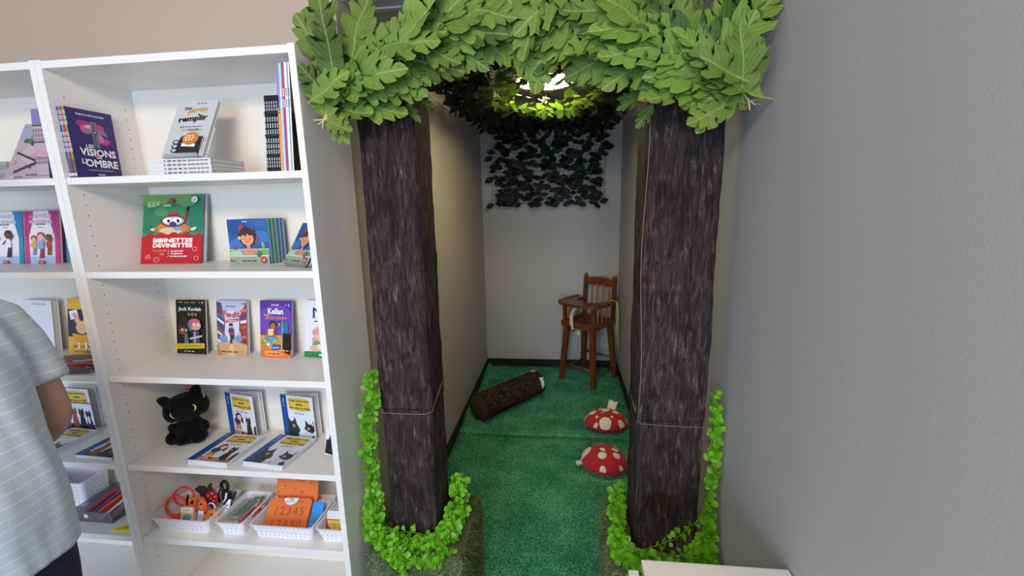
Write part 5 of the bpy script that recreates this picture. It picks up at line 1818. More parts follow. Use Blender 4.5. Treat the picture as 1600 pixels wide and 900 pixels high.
def crescent(x, z, s, r, rot):
    vs, n = [], 12
    for i in range(n + 1):
        t = PI * i / n
        vs.append((r * math.sin(t) * s, r * math.cos(t)))
    for i in range(n, -1, -1):
        t = PI * i / n
        vs.append((r * 0.55 * math.sin(t) * s, r * math.cos(t) * 0.96))
    vs = [(a * math.cos(rot) - b * math.sin(rot), a * math.sin(rot) + b * math.cos(rot)) for a, b in vs]
    k = len(vs)
    front = [(x + a, -0.0525 + 8 * ((x + a) ** 2) * 0.5, z + b) for a, b in vs]
    fs = []
    for i in range(n):
        fs.append((i, i + 1, k - 2 - i, k - 1 - i))
    mb = MB().add(front, fs, 0)
    return mb


crescent(-0.036, -0.002, -1, 0.013, 0.3).build('eye', EYE, hd)
crescent(0.042, 0.004, 1, 0.013, -0.15).build('eye', EYE, hd)
MB().tube([(0.074 + 0.012 * math.cos(t), -0.01, 0.030 + 0.012 * math.sin(t)) for t in [PI * 1.05 + PI * 1.1 * k / 10 for k in range(11)]], 0.0018, 6).build('white_loop', M('white_loop', 'd8d8dc', 0.5), hd)
remeshed('pink_bow', [((0.022, 0.04, 0.062), (0.017, 0.010, 0.014), (0, 0, 0))], 0.004, M('pink_felt', 'c87a88', 0.8), hd)

# ------------------------------------------------------------------ baskets on the fifth shelf
def basket(label, x0, x1, y0, y1, z, h, flare=0.011, name='plastic_basket', mat=None, dots=True, rows=3):
    mat = mat or WPLASTIC
    cx, cy = (x0 + x1) / 2, (y0 + y1) / 2
    t = thing(name, label, 'basket', (cx, cy, z))
    hx, hy = (x1 - x0) / 2, (y1 - y0) / 2
    rc = 0.014

    def ring(hx, hy, zz, r):
        out = []
        for (sx, sy, a0) in ((1, 1, 0), (-1, 1, PI / 2), (-1, -1, PI), (1, -1, 3 * PI / 2)):
            for k in range(5):
                a = a0 + PI / 2 * k / 4
                out.append((sx * (hx - r) + r * math.cos(a), sy * (hy - r) + r * math.sin(a), zz))
        return out
    R = [ring(hx, hy, 0, rc), ring(hx + flare, hy + flare, h - 0.004, rc), ring(hx + flare + 0.004, hy + flare + 0.004, h - 0.003, rc), ring(hx + flare + 0.004, hy + flare + 0.004, h, rc), ring(hx + flare - 0.002, hy + flare - 0.002, h, rc),
         ring(hx + flare - 0.002, hy + flare - 0.002, h - 0.004, rc), ring(hx - 0.002, hy - 0.002, 0.002, rc)]
    n = len(R[0])
    vs = [p for r in R for p in r]
    fs = []
    for i in range(len(R) - 1):
        for j in range(n):
            fs.append((i * n + j, i * n + (j + 1) % n, (i + 1) * n + (j + 1) % n, (i + 1) * n + j))
    fs.append(tuple(range(n))[::-1])
    fs.append(tuple((len(R) - 1) * n + j for j in range(n)))
    MB().add(vs, fs, 0).build('tub', mat, t)
    if dots:
        mb = MB()
        tilt = math.atan2(flare, h)
        for side in range(4):
            half = hx if side % 2 == 0 else hy
            oth = hy if side % 2 == 0 else hx
            nd = int(2 * half / 0.0155)
            for r in range(rows):
                zz = h * (0.20 + 0.62 * r / max(1, rows - 1))
                for k in range(nd):
                    u = -half + (k + 0.5 + 0.25 * (r % 2)) * 2 * half / nd
                    if abs(u) > half - 0.012:
                        continue
                    m = Matrix.Rotation(side * PI / 2, 4, 'Z') @ Matrix.Translation((u, -(oth + flare * zz / h) - 0.0003, zz)) @ Matrix.Rotation(PI / 2 + tilt, 4, 'X')
                    mb.lathe([(0, 0.0002), (0.0021, 0.0002), (0.0021, 0.0005), (0, 0.0005)], 6, 0, m)
        mb.build('perforations', GREYDOT, t)['kind'] = 'stuff'
    return t


basket('white perforated plastic basket full of party glasses, leftmost on the fifth shelf', -0.757, -0.557, 0.045, 0.195, Z5, 0.056)
basket('small white perforated plastic basket of green and red pens, second on the fifth shelf', -0.503, -0.422, 0.046, 0.195, Z5, 0.056)
basket('white perforated plastic basket holding two orange number boards, third on the fifth shelf', -0.369, -0.160, 0.045, 0.195, Z5, 0.056)
basket('small white perforated plastic basket of fraction shapes by the right post', -0.124, -0.044, 0.046, 0.195, Z5, 0.056)

ORANGE = M('orange_foam', 'e2763a', 0.6, bump=0.1, bscale=200)


def rounded(w, h, r, n=6):
    out = []
    for (cx, cy, a0) in ((w / 2 - r, h - r, 0), (-w / 2 + r, h - r, PI / 2), (-w / 2 + r, r, PI), (w / 2 - r, r, 3 * PI / 2)):
        for k in range(n + 1):
            a = a0 + PI / 2 * k / n
            out.append((cx + r * math.cos(a), cy + r * math.sin(a)))
    return out


def board(label, loc, yaw, lean, w, h, art):
    o = thing('number_board', label, 'learning board', loc, (math.radians(lean), 0, math.radians(yaw)))
    MB().prism(rounded(w, h, 0.014), 0, 0.007).build('board', ORANGE, o)
    a = Art(w, h); art(a); a.build(o, 'board_print')
    return o


def art_numbers(a):
    a.rect(0.20, 0.885, 0.80, 0.895, 'a84e22'); a.rect(0.20, 0.86, 0.21, 0.895, 'a84e22'); a.rect(0.79, 0.85, 0.80, 0.895, 'a84e22')
    for i in range(5):
        a.text('12345'[i], 0.20 + 0.155 * i, 0.60, None, 0.24, 'b9561f', 0.0)
        a.text('67890'[i], 0.20 + 0.155 * i, 0.20, None, 0.24, 'b9561f', 0.0)
    a.ell(0.50, 1.0, 0.17, 0.22, 'ece8ee', 16, PI, 2 * PI)
    a.text('123', 0.50, 0.955, 0.12, 0.05, '33302e', 0.03); a.scrib(0.50, 0.875, 0.22, 0.03, '8a8aa8')


def art_lines(a):
    r_ = random.Random(2)
    for (x, y, s) in ((0.28, 0.78, '6'), (0.36, 0.77, 'n'), (0.22, 0.24, '6'), (0.40, 0.26, 'i'), (0.62, 0.36, 'u'), (0.85, 0.66, 'z'), (0.82, 0.44, '/')):
        a.text(s, x, y, None, 0.11, 'b0511f', 0.0)
    for pts in (((0.45, 0.75), (0.55, 0.68), (0.70, 0.66)), ((0.17, 0.55), (0.25, 0.50)), ((0.44, 0.45), (0.5, 0.42)), ((0.06, 0.40), (0.06, 0.15)), ((0.75, 0.1), (0.85, 0.05))):
        a.line(pts, 0.012, 'b0511f')
    a.ell(0.02, 0.10, 0.07, 0.13, 'ece8ee', 14)


board('orange foam board with pressed numbers, lying tilted at the front of the third basket', (-0.279, 0.062, Z5 + 0.013), 3, -46, 0.158, 0.108, art_numbers)
board('orange foam board with pressed strokes, leaning at the back of the third basket', (-0.276, 0.147, Z5 + 0.056), 3, -18, 0.160, 0.125, art_lines)
bp = thing('pencil_pouch', 'bright blue plastic pouch beside the orange number board in the third basket', 'pouch', (-0.176, 0.085, Z5 + 0.012), (math.radians(-35), 0, 0))
MB().prism(rounded(0.042, 0.085, 0.006), 0, 0.012).build('pouch_body', M('blue_plastic', '3f96dc', 0.25), bp)
MB().box(-0.018, 0.018, -0.0012, 0, 0.012, 0.014).build('seam', M('pale_blue_seam', 'a5cdf0', 0.4), bp)
wc = thing('white_card', 'white card lying on the rim at the back right of the third basket', 'card', (-0.185, 0.165, Z5 + 0.050), (0, 0, 0.1))
MB().box(-0.03, 0.03, -0.02, 0.02, 0, 0.003, bev=0.001).build('card_sheet', WPLASTIC, wc)

# pens in the second basket
GREEN = M('green_pen', '2f8f4a', 0.3); REDP = M('red_pen', 'd0402f', 0.3)
rp_ = random.Random(8)
for k in range(9):
    g = k < 4
    x = -0.487 + 0.0066 * k + (0.006 if not g else 0)
    y0 = 0.056 + 0.05 * (0 if not g else 1) * 0.6
    pen = thing('pen', ('green' if g else 'red') + ' capped pen in the second basket, %s' % ['first green from the left', 'second green from the left', 'third green from the left', 'rightmost of the greens', 'leftmost of the reds', 'second red from the left', 'middle red', 'second red from the right', 'rightmost red'][k], 'pen', (x, y0, Z5 + 0.024 + 0.004 * (k % 3)),
                (math.radians(rp_.uniform(9, 18)), 0, math.radians(-16 + rp_.uniform(-7, 7))), 'pens in the second basket')
    m = GREEN if g else REDP
    MB().tube([(0, 0, 0), (0, 0.075, 0)], 0.0034, 8).build('barrel', m, pen)
    MB().tube([(0, 0.075, 0), (0, 0.105, 0)], 0.0040, 8).build('pen_cap', m, pen)
    MB().tube([(0, 0.080, 0.0046), (0, 0.104, 0.0046)], 0.0008, 5).build('clip', M('pen_clip', 'c8ccd0', 0.3), pen)
bag = thing('plastic_bag', 'crumpled clear plastic bag lying over the pens in the second basket', 'bag', (-0.463, 0.11, Z5 + 0.048))
vs, fs = [], []
for j in range(9):
    for i in range(7):
        x = -0.036 + 0.072 * i / 6; y = -0.055 + 0.115 * j / 8
        vs.append((x, y, 0.004 + 0.007 * noise.noise(Vector((x * 60, y * 60, 1)))))
for j in range(8):
    for i in range(6):
        q = j * 7 + i
        fs.append((q, q + 1, q + 8, q + 7))
MB().add(vs, fs, 0, False).build('film', CLEAR, bag)

# fraction set in the fourth basket
fr = thing('fraction_pack', 'packet of fraction shapes with a yellow half disc in the fourth basket', 'learning set', (-0.086, 0.062, Z5 + 0.006), (math.radians(-20), 0, 0))
half = [(0.030 * math.cos(t), 0.052 - 0.034 * math.sin(t)) for t in [PI * k / 14 for k in range(15)]]
MB().prism([(-0.036, 0.0), (0.036, 0.0), (0.036, 0.056), (-0.036, 0.056)], 0.004, 0.007).build('red_piece', M('red_foam', 'b8333a', 0.5), fr)
MB().prism(half, 0.001, 0.0038).build('yellow_half_disc', M('yellow_foam', 'e6c45a', 0.5), fr)
MB().prism([(0.016, 0.004), (0.037, 0.008), (0.037, 0.045)], 0.002, 0.0036).build('green_piece', M('green_foam', '4f9a4a', 0.5), fr)
a = Art(0.02, 0.022); a.text('1', 0.5, 0.78, None, 0.34, '6a4a2a', 0.02); a.rect(0.3, 0.5, 0.7, 0.55, '6a4a2a'); a.text('2', 0.5, 0.25, None, 0.34, '6a4a2a', 0.02)
a.build(fr, 'fraction_print', 0.0006).location = (-0.002, 0.0006, 0.024)
MB().box(-0.032, 0.026, 0.0, 0.0015, 0.056, 0.084).build('paper_label', PAPER, fr)
bg2 = thing('plastic_bag', 'clear plastic bag standing up behind the fraction pack in the fourth basket', 'bag', (-0.080, 0.13, Z5 + 0.01))
vs, fs = [], []
for j in range(9):
    for i in range(9):
        t = PI * i / 8
        z = 0.11 * j / 8
        r_ = 0.036 * (1 - 0.25 * (j / 8) ** 2) * (1 + 0.12 * noise.noise(Vector((i * 1.1, j * 0.9, 2))))
        vs.append((r_ * math.cos(t) * 0.9, -r_ * math.sin(t) * 0.6, z))
for j in range(8):
    for i in range(8):
        q = j * 9 + i
        fs.append((q, q + 1, q + 10, q + 9))
MB().add(vs, fs, 0, False).build('film', CLEAR, bg2)
MB().box(-0.006, 0.022, -0.030, -0.0285, 0.055, 0.075).build('paper_label', PAPER, bg2)

# party glasses and trinkets in the first basket
ORED = M('orange_red_plastic', 'ef4a2a', 0.3); PUMP = M('pumpkin_orange', 'ee8a22', 0.45)


def ringpts(cx, cz, rx, rz, n=20, y=0.0, tw=0.0):
    return [(cx + rx * math.cos(2 * PI * k / n), y + tw * math.cos(2 * PI * k / n), cz + rz * math.sin(2 * PI * k / n)) for k in range(n)]


g1 = thing('party_glasses', 'neon orange-red party glasses frame sticking up at the left of the first basket', 'party glasses', (-0.720, 0.085, Z5 + 0.022), (math.radians(-12), 0, math.radians(18)))
MB().tube(ringpts(0.0, 0.042, 0.032, 0.036), 0.0045, 8, closed=True).build('lens_frame', ORED, g1)
MB().tube(ringpts(0.012, 0.060, 0.034, 0.034, y=0.035), 0.0042, 8, closed=True).build('lens_frame', ORED, g1)
MB().tube([(-0.028, 0.0, 0.022), (-0.006, 0.0, -0.004), (0.006, 0.0, -0.006), (0.030, 0.0, 0.020)], 0.005, 8).build('nose_bridge', ORED, g1)
MB().tube([(-0.032, 0.002, 0.046), (-0.020, 0.03, 0.075), (0.0, 0.05, 0.092)], 0.003, 6).build('temple_arm', ORED, g1)
g2 = thing('party_glasses', 'black and orange jack-o-lantern glasses seen inside the neon orange frame', 'party glasses', (-0.695, 0.120, Z5 + 0.020), (math.radians(-10), math.radians(12), math.radians(10)))
MB().prism(rounded(0.034, 0.052, 0.014), 0, 0.003).build('pumpkin_front', PUMP, g2)
MB().prism([(-0.026, 0.0), (-0.014, 0.0), (-0.012, 0.058), (-0.020, 0.062)], -0.002, 0.002).build('black_side', BLACK, g2)
MB().prism([(-0.006, 0.03), (0.002, 0.045), (0.010, 0.03)], -0.0015, 0).build('black_eye', BLACK, g2)
g3 = thing('shape_cutout', 'dark brown bird-shaped foam cut-out standing at the back of the first basket', 'toy', (-0.662, 0.165, Z5 + 0.03), (math.radians(-8), 0, 0))
MB().prism([(-0.052, 0.046), (-0.035, 0.060), (-0.010, 0.060), (0.004, 0.046), (0.006, 0.066), (0.018, 0.074), (0.022, 0.070), (0.018, 0.058), (0.024, 0.050), (0.012, 0.02), (0.0, 0.0), (-0.02, 0.0), (-0.03, 0.03)], 0, 0.005).build('foam_sheet', M('dark_brown_foam', '3a302c', 0.7), g3)
g4 = thing('headband', 'orange headband with pumpkin face standing in the middle of the first basket', 'headband', (-0.624, 0.088, Z5 + 0.014), (math.radians(-10), 0, math.radians(-6)))
MB().tube([(0.026 * math.cos(t), 0, 0.045 + 0.036 * math.sin(t)) for t in [-0.5 + (PI + 1.0) * k / 18 for k in range(19)]], 0.006, 8).build('band', ORED, g4)
MB().prism(rounded(0.030, 0.036, 0.012), 0.006, 0.009, 0, Matrix.Translation((0, 0, 0.034))).build('pumpkin_face', PUMP, g4)
MB().prism([(-0.010, 0.052), (-0.003, 0.062), (0.002, 0.052)], 0.004, 0.006).build('black_eye', BLACK, g4)
g5 = thing('party_glasses', 'red party glasses with white dots behind the orange headband', 'party glasses', (-0.622, 0.140, Z5 + 0.020), (math.radians(-8), 0, 0))
MB().prism([(-0.024, 0.03), (-0.022, 0.058), (-0.008, 0.070), (0.010, 0.070), (0.026, 0.056), (0.028, 0.03), (0.0, 0.0)], 0, 0.004).build('front', M('raspberry_plastic', 'a8283a', 0.4), g5)
mb = MB()
for (x, z) in ((-0.012, 0.050), (0.004, 0.060), (0.016, 0.048), (-0.002, 0.040), (0.010, 0.032)):
    mb.prism([(x + 0.003 * math.cos(2 * PI * k / 8), z + 0.003 * math.sin(2 * PI * k / 8)) for k in range(8)], -0.0008, 0.0)
mb.build('white_dots', P('e8e0e0'), g5)
g6 = thing('game_box', 'small white and yellow game box with a blue figure in the first basket', 'box', (-0.668, 0.070, Z5 + 0.004), (math.radians(-16), 0, math.radians(2)))
MB().box(-0.024, 0.024, 0, 0.014, 0, 0.062).build('box_body', P('ece6cc'), g6)
a = Art(0.048, 0.062); a.rect(0, 0, 1, 0.70, 'e6d07a'); a.ell(0.55, 0.45, 0.36, 0.18, '6aa0d0'); a.ell(0.5, 0.25, 0.34, 0.14, '3f78b0'); a.rect(0.1, 0.75, 0.9, 0.97, 'f2f0ee'); a.scrib(0.5, 0.86, 0.6, 0.12, 'b4b4bc')
a.build(g6, 'box_print')
g7 = thing('price_card', 'upright white price card between the game box and the pumpkin glasses', 'card', (-0.611, 0.066, Z5 + 0.006), (math.radians(-10), math.radians(8), math.radians(-4)))
MB().box(-0.011, 0.011, 0, 0.001, 0, 0.058).build('card_sheet', PAPER, g7)
MB().box(-0.007, 0.007, -0.0006, 0, 0.014, 0.048).build('card_print', P('c0bec4'), g7)
g8 = thing('party_glasses', 'round orange pumpkin glasses leaning on the front rim of the first basket', 'party glasses', (-0.578, 0.068, Z5 + 0.006), (math.radians(-30), math.radians(14), math.radians(-6)))
MB().prism([(0.027 * math.cos(2 * PI * k / 20), 0.030 + 0.026 * math.sin(2 * PI * k / 20)) for k in range(20)], 0, 0.004).build('pumpkin_front', PUMP, g8)
mb = MB()
mb.prism([(-0.012, 0.036), (-0.006, 0.044), (-0.001, 0.036)], -0.001, 0); mb.prism([(0.004, 0.036), (0.009, 0.044), (0.014, 0.036)], -0.001, 0)
mb.prism([(-0.012, 0.024), (-0.005, 0.028), (0.004, 0.024), (0.014, 0.028), (0.006, 0.014), (-0.006, 0.016)], -0.001, 0)
mb.build('face_print', BLACK, g8)
g9 = thing('costume_glasses', 'black and white striped costume glasses with a tall ring, back right of the first basket', 'party glasses', (-0.570, 0.150, Z5 + 0.03), (math.radians(-6), 0, math.radians(-8)))
MB().tube(ringpts(0.0, 0.078, 0.015, 0.019), 0.0065, 8, closed=True).build('ring', BLACK, g9)
MB().prism([(-0.018, 0.055), (0.018, 0.060), (0.028, 0.05), (0.024, 0.0), (-0.012, 0.0)], 0.0, 0.006).build('body', BLACK, g9)
MB().tube([(0.012, -0.004, 0.055), (0.010, -0.006, 0.035), (-0.006, -0.006, 0.012)], 0.004, 6).build('white_stripe', WPLASTIC, g9)
MB().tube([(-0.026, 0, 0.010), (-0.034, 0, 0.034), (-0.022, 0, 0.062)], 0.004, 6).build('horn', BLACK, g9)
MB().tube([(0.036, 0, 0.028), (0.046, 0, 0.05), (0.050, 0, 0.062)], 0.004, 6).build('horn', BLACK, g9)
g10 = thing('costume_glasses', 'white spotted costume glasses arm standing at the right rim of the first basket', 'party glasses', (-0.556, 0.120, Z5 + 0.022), (math.radians(-14), math.radians(26), 0))
MB().prism([(-0.010, 0.0), (0.008, 0.0), (0.013, 0.02), (0.004, 0.055), (-0.004, 0.055), (-0.012, 0.02)], 0, 0.004).build('arm_piece', WPLASTIC, g10)
mb = MB()
for (x, z) in ((-0.003, 0.012), (0.004, 0.020), (0.0, 0.032)):
    mb.prism([(x + 0.0025 * math.cos(2 * PI * k / 8), z + 0.0025 * math.sin(2 * PI * k / 8)) for k in range(8)], -0.0008, 0.0)
mb.build('black_spots', BLACK, g10)
g11 = thing('headband', 'thin white headband loop beside the orange one in the first basket', 'headband', (-0.592, 0.105, Z5 + 0.02), (math.radians(-10), 0, 0.2))
MB().tube([(0.014 * math.cos(t), 0, 0.028 + 0.02 * math.sin(t)) for t in [-0.4 + (PI + 0.8) * k / 14 for k in range(15)]], 0.0026, 6).build('band', WPLASTIC, g11)
g12 = thing('party_glasses', 'small green and red glasses frame in the middle rear of the first basket', 'party glasses', (-0.668, 0.130, Z5 + 0.024), (math.radians(-10), 0, 0))
MB().tube(ringpts(-0.010, 0.036, 0.012, 0.010, 14), 0.0026, 6, closed=True).build('lens_frame', M('light_green_plastic', '8fbf5a', 0.4), g12)
MB().tube(ringpts(0.016, 0.036, 0.012, 0.010, 14), 0.0026, 6, closed=True).build('lens_frame', M('coral_plastic', 'e87a6a', 0.4), g12)
for q in (g9, g10):
    pass

# ------------------------------------------------------------------ left bookcase
def sp_pink(a):
    a.rect(0, 0, 1, 1, 'b7a3b0'); a.rect(0, 0.76, 1, 1, '7a78a8'); a.rect(0, 0.755, 1, 0.78, '3f5a34'); a.rect(0, 0.52, 1, 0.54, '4a4450'); a.rect(0, 0.36, 1, 0.40, 'd88a94'); a.rect(0, 0.04, 1, 0.055, '8a7a88')
    a.scrib(0.5, 0.64, 0.2, 0.45, '6a5a6c', PI / 2, 3); a.scrib(0.5, 0.28, 0.12, 0.45, '6a5a6c', PI / 2, 2)


for k in range(5):
    book('%s of the five pinkish-grey novel spines by the divider, left bookcase' % ['leftmost', 'second from left', 'middle', 'second from right', 'rightmost'][k], 0.136, 0.204, 0.0084, (-0.8535 - 0.0086 * (4 - k), 0.086, Z1), 90, 8.0, '54486a' if k == 4 else 'b7a3b0', None, sp_pink, group='pinkish-grey novels in the left bookcase')


def art_nou(a):
    a.rect(0, 0, 1, 1, 'b9aab4'); a.rect(0, 0.72, 1, 1, 'a5a2b8'); a.ell(0.7, 0.45, 0.5, 0.2, 'c6b8be')
    a.text('Le', 0.42, 0.87, 0.24, 0.10, '4a4a66', 0.0, 0, 0.2); a.text('nouveau', 0.62, 0.73, 0.62, 0.08, '4a4a66', 0.0, 0, 0.2)
    for k in range(7):
        a.ell(0.24 + 0.11 * k, 0.69 - 0.025 * k + 0.01 * math.sin(k * 2), 0.09, 0.04, ['41683a', '53784a', '375a34'][k % 3], 9)
    a.line([(0.10, 0.48), (0.98, 0.24)], 0.05, '463c44'); a.line([(0.20, 0.13), (0.55, 0.24), (0.9, 0.34)], 0.07, '4c4048'); a.line([(0.45, 0.24), (0.62, 0.20)], 0.04, '5a4e56')
    for (x, y) in ((0.08, 0.30), (0.55, 0.42)):
        a.ell(x, y, 0.09, 0.035, 'd99aa4', 9)
    a.ell(0.22, 0.04, 0.06, 0.02, 'd8d0d4', 10); a.scrib(0.4, 0.045, 0.2, 0.02, '6a5e68'); a.scrib(0.75, 0.07, 0.34, 0.026, '4a4048')


for k in range(5):
    book('grey paperback, %s of the flat pile at the left picture edge' % ['lowest', 'second lowest', 'middle', 'second highest', 'highest'][k], 0.135, 0.205, 0.0125, (-1.078, 0.145, Z1 + 0.0127 * (k + 1)), 90, -90, '8f8d92' if k % 2 else 'a09ea4', None, None, group='flat grey paperbacks in the left bookcase')
book('grey-pink novel with a bare branch and leaves, tilted back in the left bookcase top shelf', 0.138, 0.205, 0.011, (-0.965, 0.028, Z1), 0, -27, 'b9aab4', art_nou)


def art_acad(c, c2, kids):
    def f(a):
        a.rect(0, 0, 1, 1, 'e6dfea'); a.ell(0.5, 0.42, 0.38, 0.36, 'efe9f0', 22); a.poly([(0, 0), (1, 0), (1, 0.15), (0, 0.13)], 'a9c8ec')
        a.poly([(0, 1), (0.28, 1), (0.22, 0.74), (0.12, 0.54), (0.13, 0), (0, 0)], c); a.poly([(1, 1), (0.72, 1), (0.78, 0.74), (0.88, 0.54), (0.87, 0), (1, 0)], c)
        for x in (0.05, 0.10, 0.17, 0.83, 0.90, 0.95):
            a.line([(x, 0.99), (0.5 + (x - 0.5) * 1.05, 0.56)], 0.012, c2)
        a.rect(0.02, 0.52, 0.12, 0.545, c2); a.rect(0.88, 0.52, 0.98, 0.545, c2)
        for i, s in enumerate(("L'ACADÉMIE", 'DES BÉNÉVOLES')):
            a.text(s, 0.5, 0.905 - 0.105 * i, 0.64 + 0.06 * i, 0.075, c2, 0.06); a.text(s, 0.5, 0.905 - 0.105 * i, 0.62 + 0.06 * i, 0.07, 'f4eef4', 0.02)
        a.scrib(0.5, 0.745, 0.30, 0.028, '5a5a72'); a.scrib(0.5, 0.69, 0.18, 0.018, '8a8a9a')
        for kd in kids:
            figure(a, *kd)
        a.rect(0.42, 0.0, 0.60, 0.06, 'c22b3c'); a.scrib(0.51, 0.03, 0.13, 0.018, 'f8e8e8')
    return f


book('blue theatre-curtain chapter book at the left picture edge', 0.152, 0.196, 0.010, (-1.374, 0.2190, Z2), -2, -8.5, '1f7fb4', art_acad('2b8fc4', '1c6a9c', [(0.20, 0.14, 0.42, 'd8a890', '7a3a34', '7ab0e0', 'e0e4ec'), (0.58, 0.12, 0.50, '6a4434', '2a1e1e', 'e8ecf4', '2a2c38', 0.3)]))
book('magenta theatre-curtain chapter book with three dancing children', 0.152, 0.196, 0.010, (-1.211, 0.2130, Z2), -2, -8.5, 'b03080', art_acad('c03a8c', '8e2468', [(0.27, 0.16, 0.36, 'e0b090', '6a3a30', 'e8a84a', '6a9ad0'), (0.48, 0.10, 0.48, 'e8bca0', 'c03068', '7ab0e0', '9a2a58', 0.2), (0.72, 0.16, 0.38, '7a4a38', '2e1c1a', 'c8344a', '7a4a38', -0.3)]))
book('blue and lime chapter book, only a sliver showing beside the divider, left bookcase', 0.150, 0.190, 0.010, (-1.046, 0.2180, Z2), -2, -8.5, '2b8fc4', lambda a: (a.rect(0, 0, 1, 1, '3a86c8'), a.rect(0.1, 0, 1, 0.35, 'a6c848'), a.rect(0.05, 0.3, 0.3, 0.4, 'e8e8c0')))


def art_rabbit(a):
    a.rect(0, 0, 1, 1, 'e0b23c'); a.rect(0, 0.30, 1, 0.80, '22263a')
    a.poly([(0.40, 0.86), (0.58, 0.92), (0.66, 0.80), (0.50, 0.70)], 'f0f0f4'); a.ell(0.54, 0.81, 0.06, 0.05, 'c8a0c0'); a.poly([(0.04, 0.76), (0.28, 0.80), (0.34, 0.66), (0.10, 0.60)], 'f0f0f4'); a.ell(0.2, 0.7, 0.06, 0.04, 'b0b4cc')
    a.ell(0.29, 0.61, 0.085, 0.10, 'c98a78', 16, rot=0.4); a.ell(0.29, 0.61, 0.05, 0.075, 'e8b0a8', 14, rot=0.4); a.ell(0.56, 0.62, 0.085, 0.10, 'c98a78', 16, rot=-0.4); a.ell(0.56, 0.62, 0.05, 0.075, 'e8b0a8', 14, rot=-0.4)
    a.ell(0.43, 0.47, 0.18, 0.12, 'd9b088'); a.line([(0.34, 0.47), (0.40, 0.46)], 0.012, '6a4434'); a.line([(0.48, 0.46), (0.54, 0.47)], 0.012, '6a4434')
    a.poly([(0.14, 0.36), (0.43, 0.33), (0.72, 0.36), (0.70, 0.22), (0.43, 0.19), (0.17, 0.22)], 'd8982c'); a.line([(0.43, 0.33), (0.43, 0.19)], 0.012, 'a86a1c')
    a.rect(0.14, 0.10, 0.78, 0.14, 'b0743a'); a.rect(0.30, 0.08, 0.36, 0.19, 'e8e8f0'); a.rect(0.52, 0.08, 0.58, 0.19, 'e8e8f0')
    a.text('C', 0.80, 0.66, None, 0.07, 'e8ecf4', 0.01); a.scrib(0.84, 0.58, 0.16, 0.04, 'e8ecf4'); a.scrib(0.86, 0.42, 0.2, 0.025, 'c8ccd8')
    a.line([(0.62, 0.0), (0.58, 0.06)], 0.03, '5a3a2c'); a.scrib(0.5, 0.03, 0.6, 0.02, '8a6a2c')


book('yellow picture book with a reading rabbit, standing by the divider of the left bookcase', 0.150, 0.212, 0.010, (-1.115, 0.2120, Z3), -2, -9.0, 'e0b23c', art_rabbit)
book('white book standing open-edged behind the person\'s shoulder, third shelf of the left bookcase', 0.150, 0.205, 0.022, (-1.310, 0.2120, Z3), -6, -6.0, 'e4e4ee', lambda a: (a.rect(0, 0, 1, 1, 'e4e4ee'), a.scrib(0.6, 0.93, 0.5, 0.02, '8a8aa0')))
pb = thing('flat_picture_book', 'orange-edged picture book lying flat under the pencil case, left bookcase', 'book', (-1.02, 0.112, Z3), (0, 0, 0.04))
MB().box(-0.10, 0.10, -0.07, 0.07, 0, 0.008).build('cover', P('c8743a'), pb)
MB().box(-0.098, 0.1002, -0.0702, 0.068, 0.001, 0.007).build('pages', P('d89a5c'), pb)
pc = thing('pencil_case', 'clear flat pencil case at the front of the third shelf, left bookcase', 'case', (-0.966, 0.055, Z3 + 0.0085), (math.radians(6), 0, math.radians(6)))
MB().box(-0.095, 0.095, -0.045, 0.06, 0.0, 0.002).build('case_base', SMOKE, pc)
MB().box(-0.095, 0.095, -0.047, -0.045, 0.0, 0.016).build('case_wall', SMOKE, pc)
MB().box(-0.095, 0.095, 0.06, 0.062, 0.0, 0.016).build('case_wall', SMOKE, pc)
for k, c in enumerate(('d8622e', 'c24a3a', '3a3f66', 'e08a4a', '6a6a78', 'c8c8d0')):
    pn = thing('pencil', ['bright orange', 'brick red', 'navy blue', 'pale orange', 'dark grey', 'silver'][k] + ' pencil in the clear flat case, left bookcase', 'pencil', (-1.02 + 0.004 * k, 0.020 + 0.012 * k, Z3 + 0.0165 + 0.0022 * (k % 2)), (0, 0, math.radians(8 + 4 * (k % 3))), 'pencils in the clear case')
    MB().tube([(0, 0, 0), (0.125, 0, 0)], 0.0036, 6).build('barrel', P(c), pn)
    MB().tube([(0.125, 0, 0), (0.138, 0, 0)], [0.0036, 0.0005], 6).build('sharpened_tip', P('d8b088'), pn)

open_booklet('booklet with three sitting cats standing ajar in the left bookcase beside the person\'s arm', (-1.212, 0.2145, Z4), -4.0, 13, 0.145, 0.175, art_threecats)
for k in range(2):
    book('%s of two cat booklets lying flat by the divider in the left bookcase' % ('lower', 'upper')[k], 0.158, 0.178, 0.0058, (-0.938 + 0.001 * k, 0.026, Z4 + 0.006 * (k + 1)), -3, -90, 'dfe2ee', art_threecats if k == 1 else None, spine_col='1c4f9c', group='flat cat booklets by the divider', name='booklet', cat='booklet')
for k in range(2):
    book('%s of two cat booklets lying flat beside the person\'s arm in the left bookcase' % ('lower', 'upper')[k], 0.158, 0.178, 0.0058, (-1.205 + 0.001 * k, 0.024, Z4 + 0.006 * (k + 1)), -5, -90, 'dfe2ee', art_twocats if k == 1 else None, spine_col='1c4f9c', group='flat cat booklets beside the arm', name='booklet', cat='booklet')

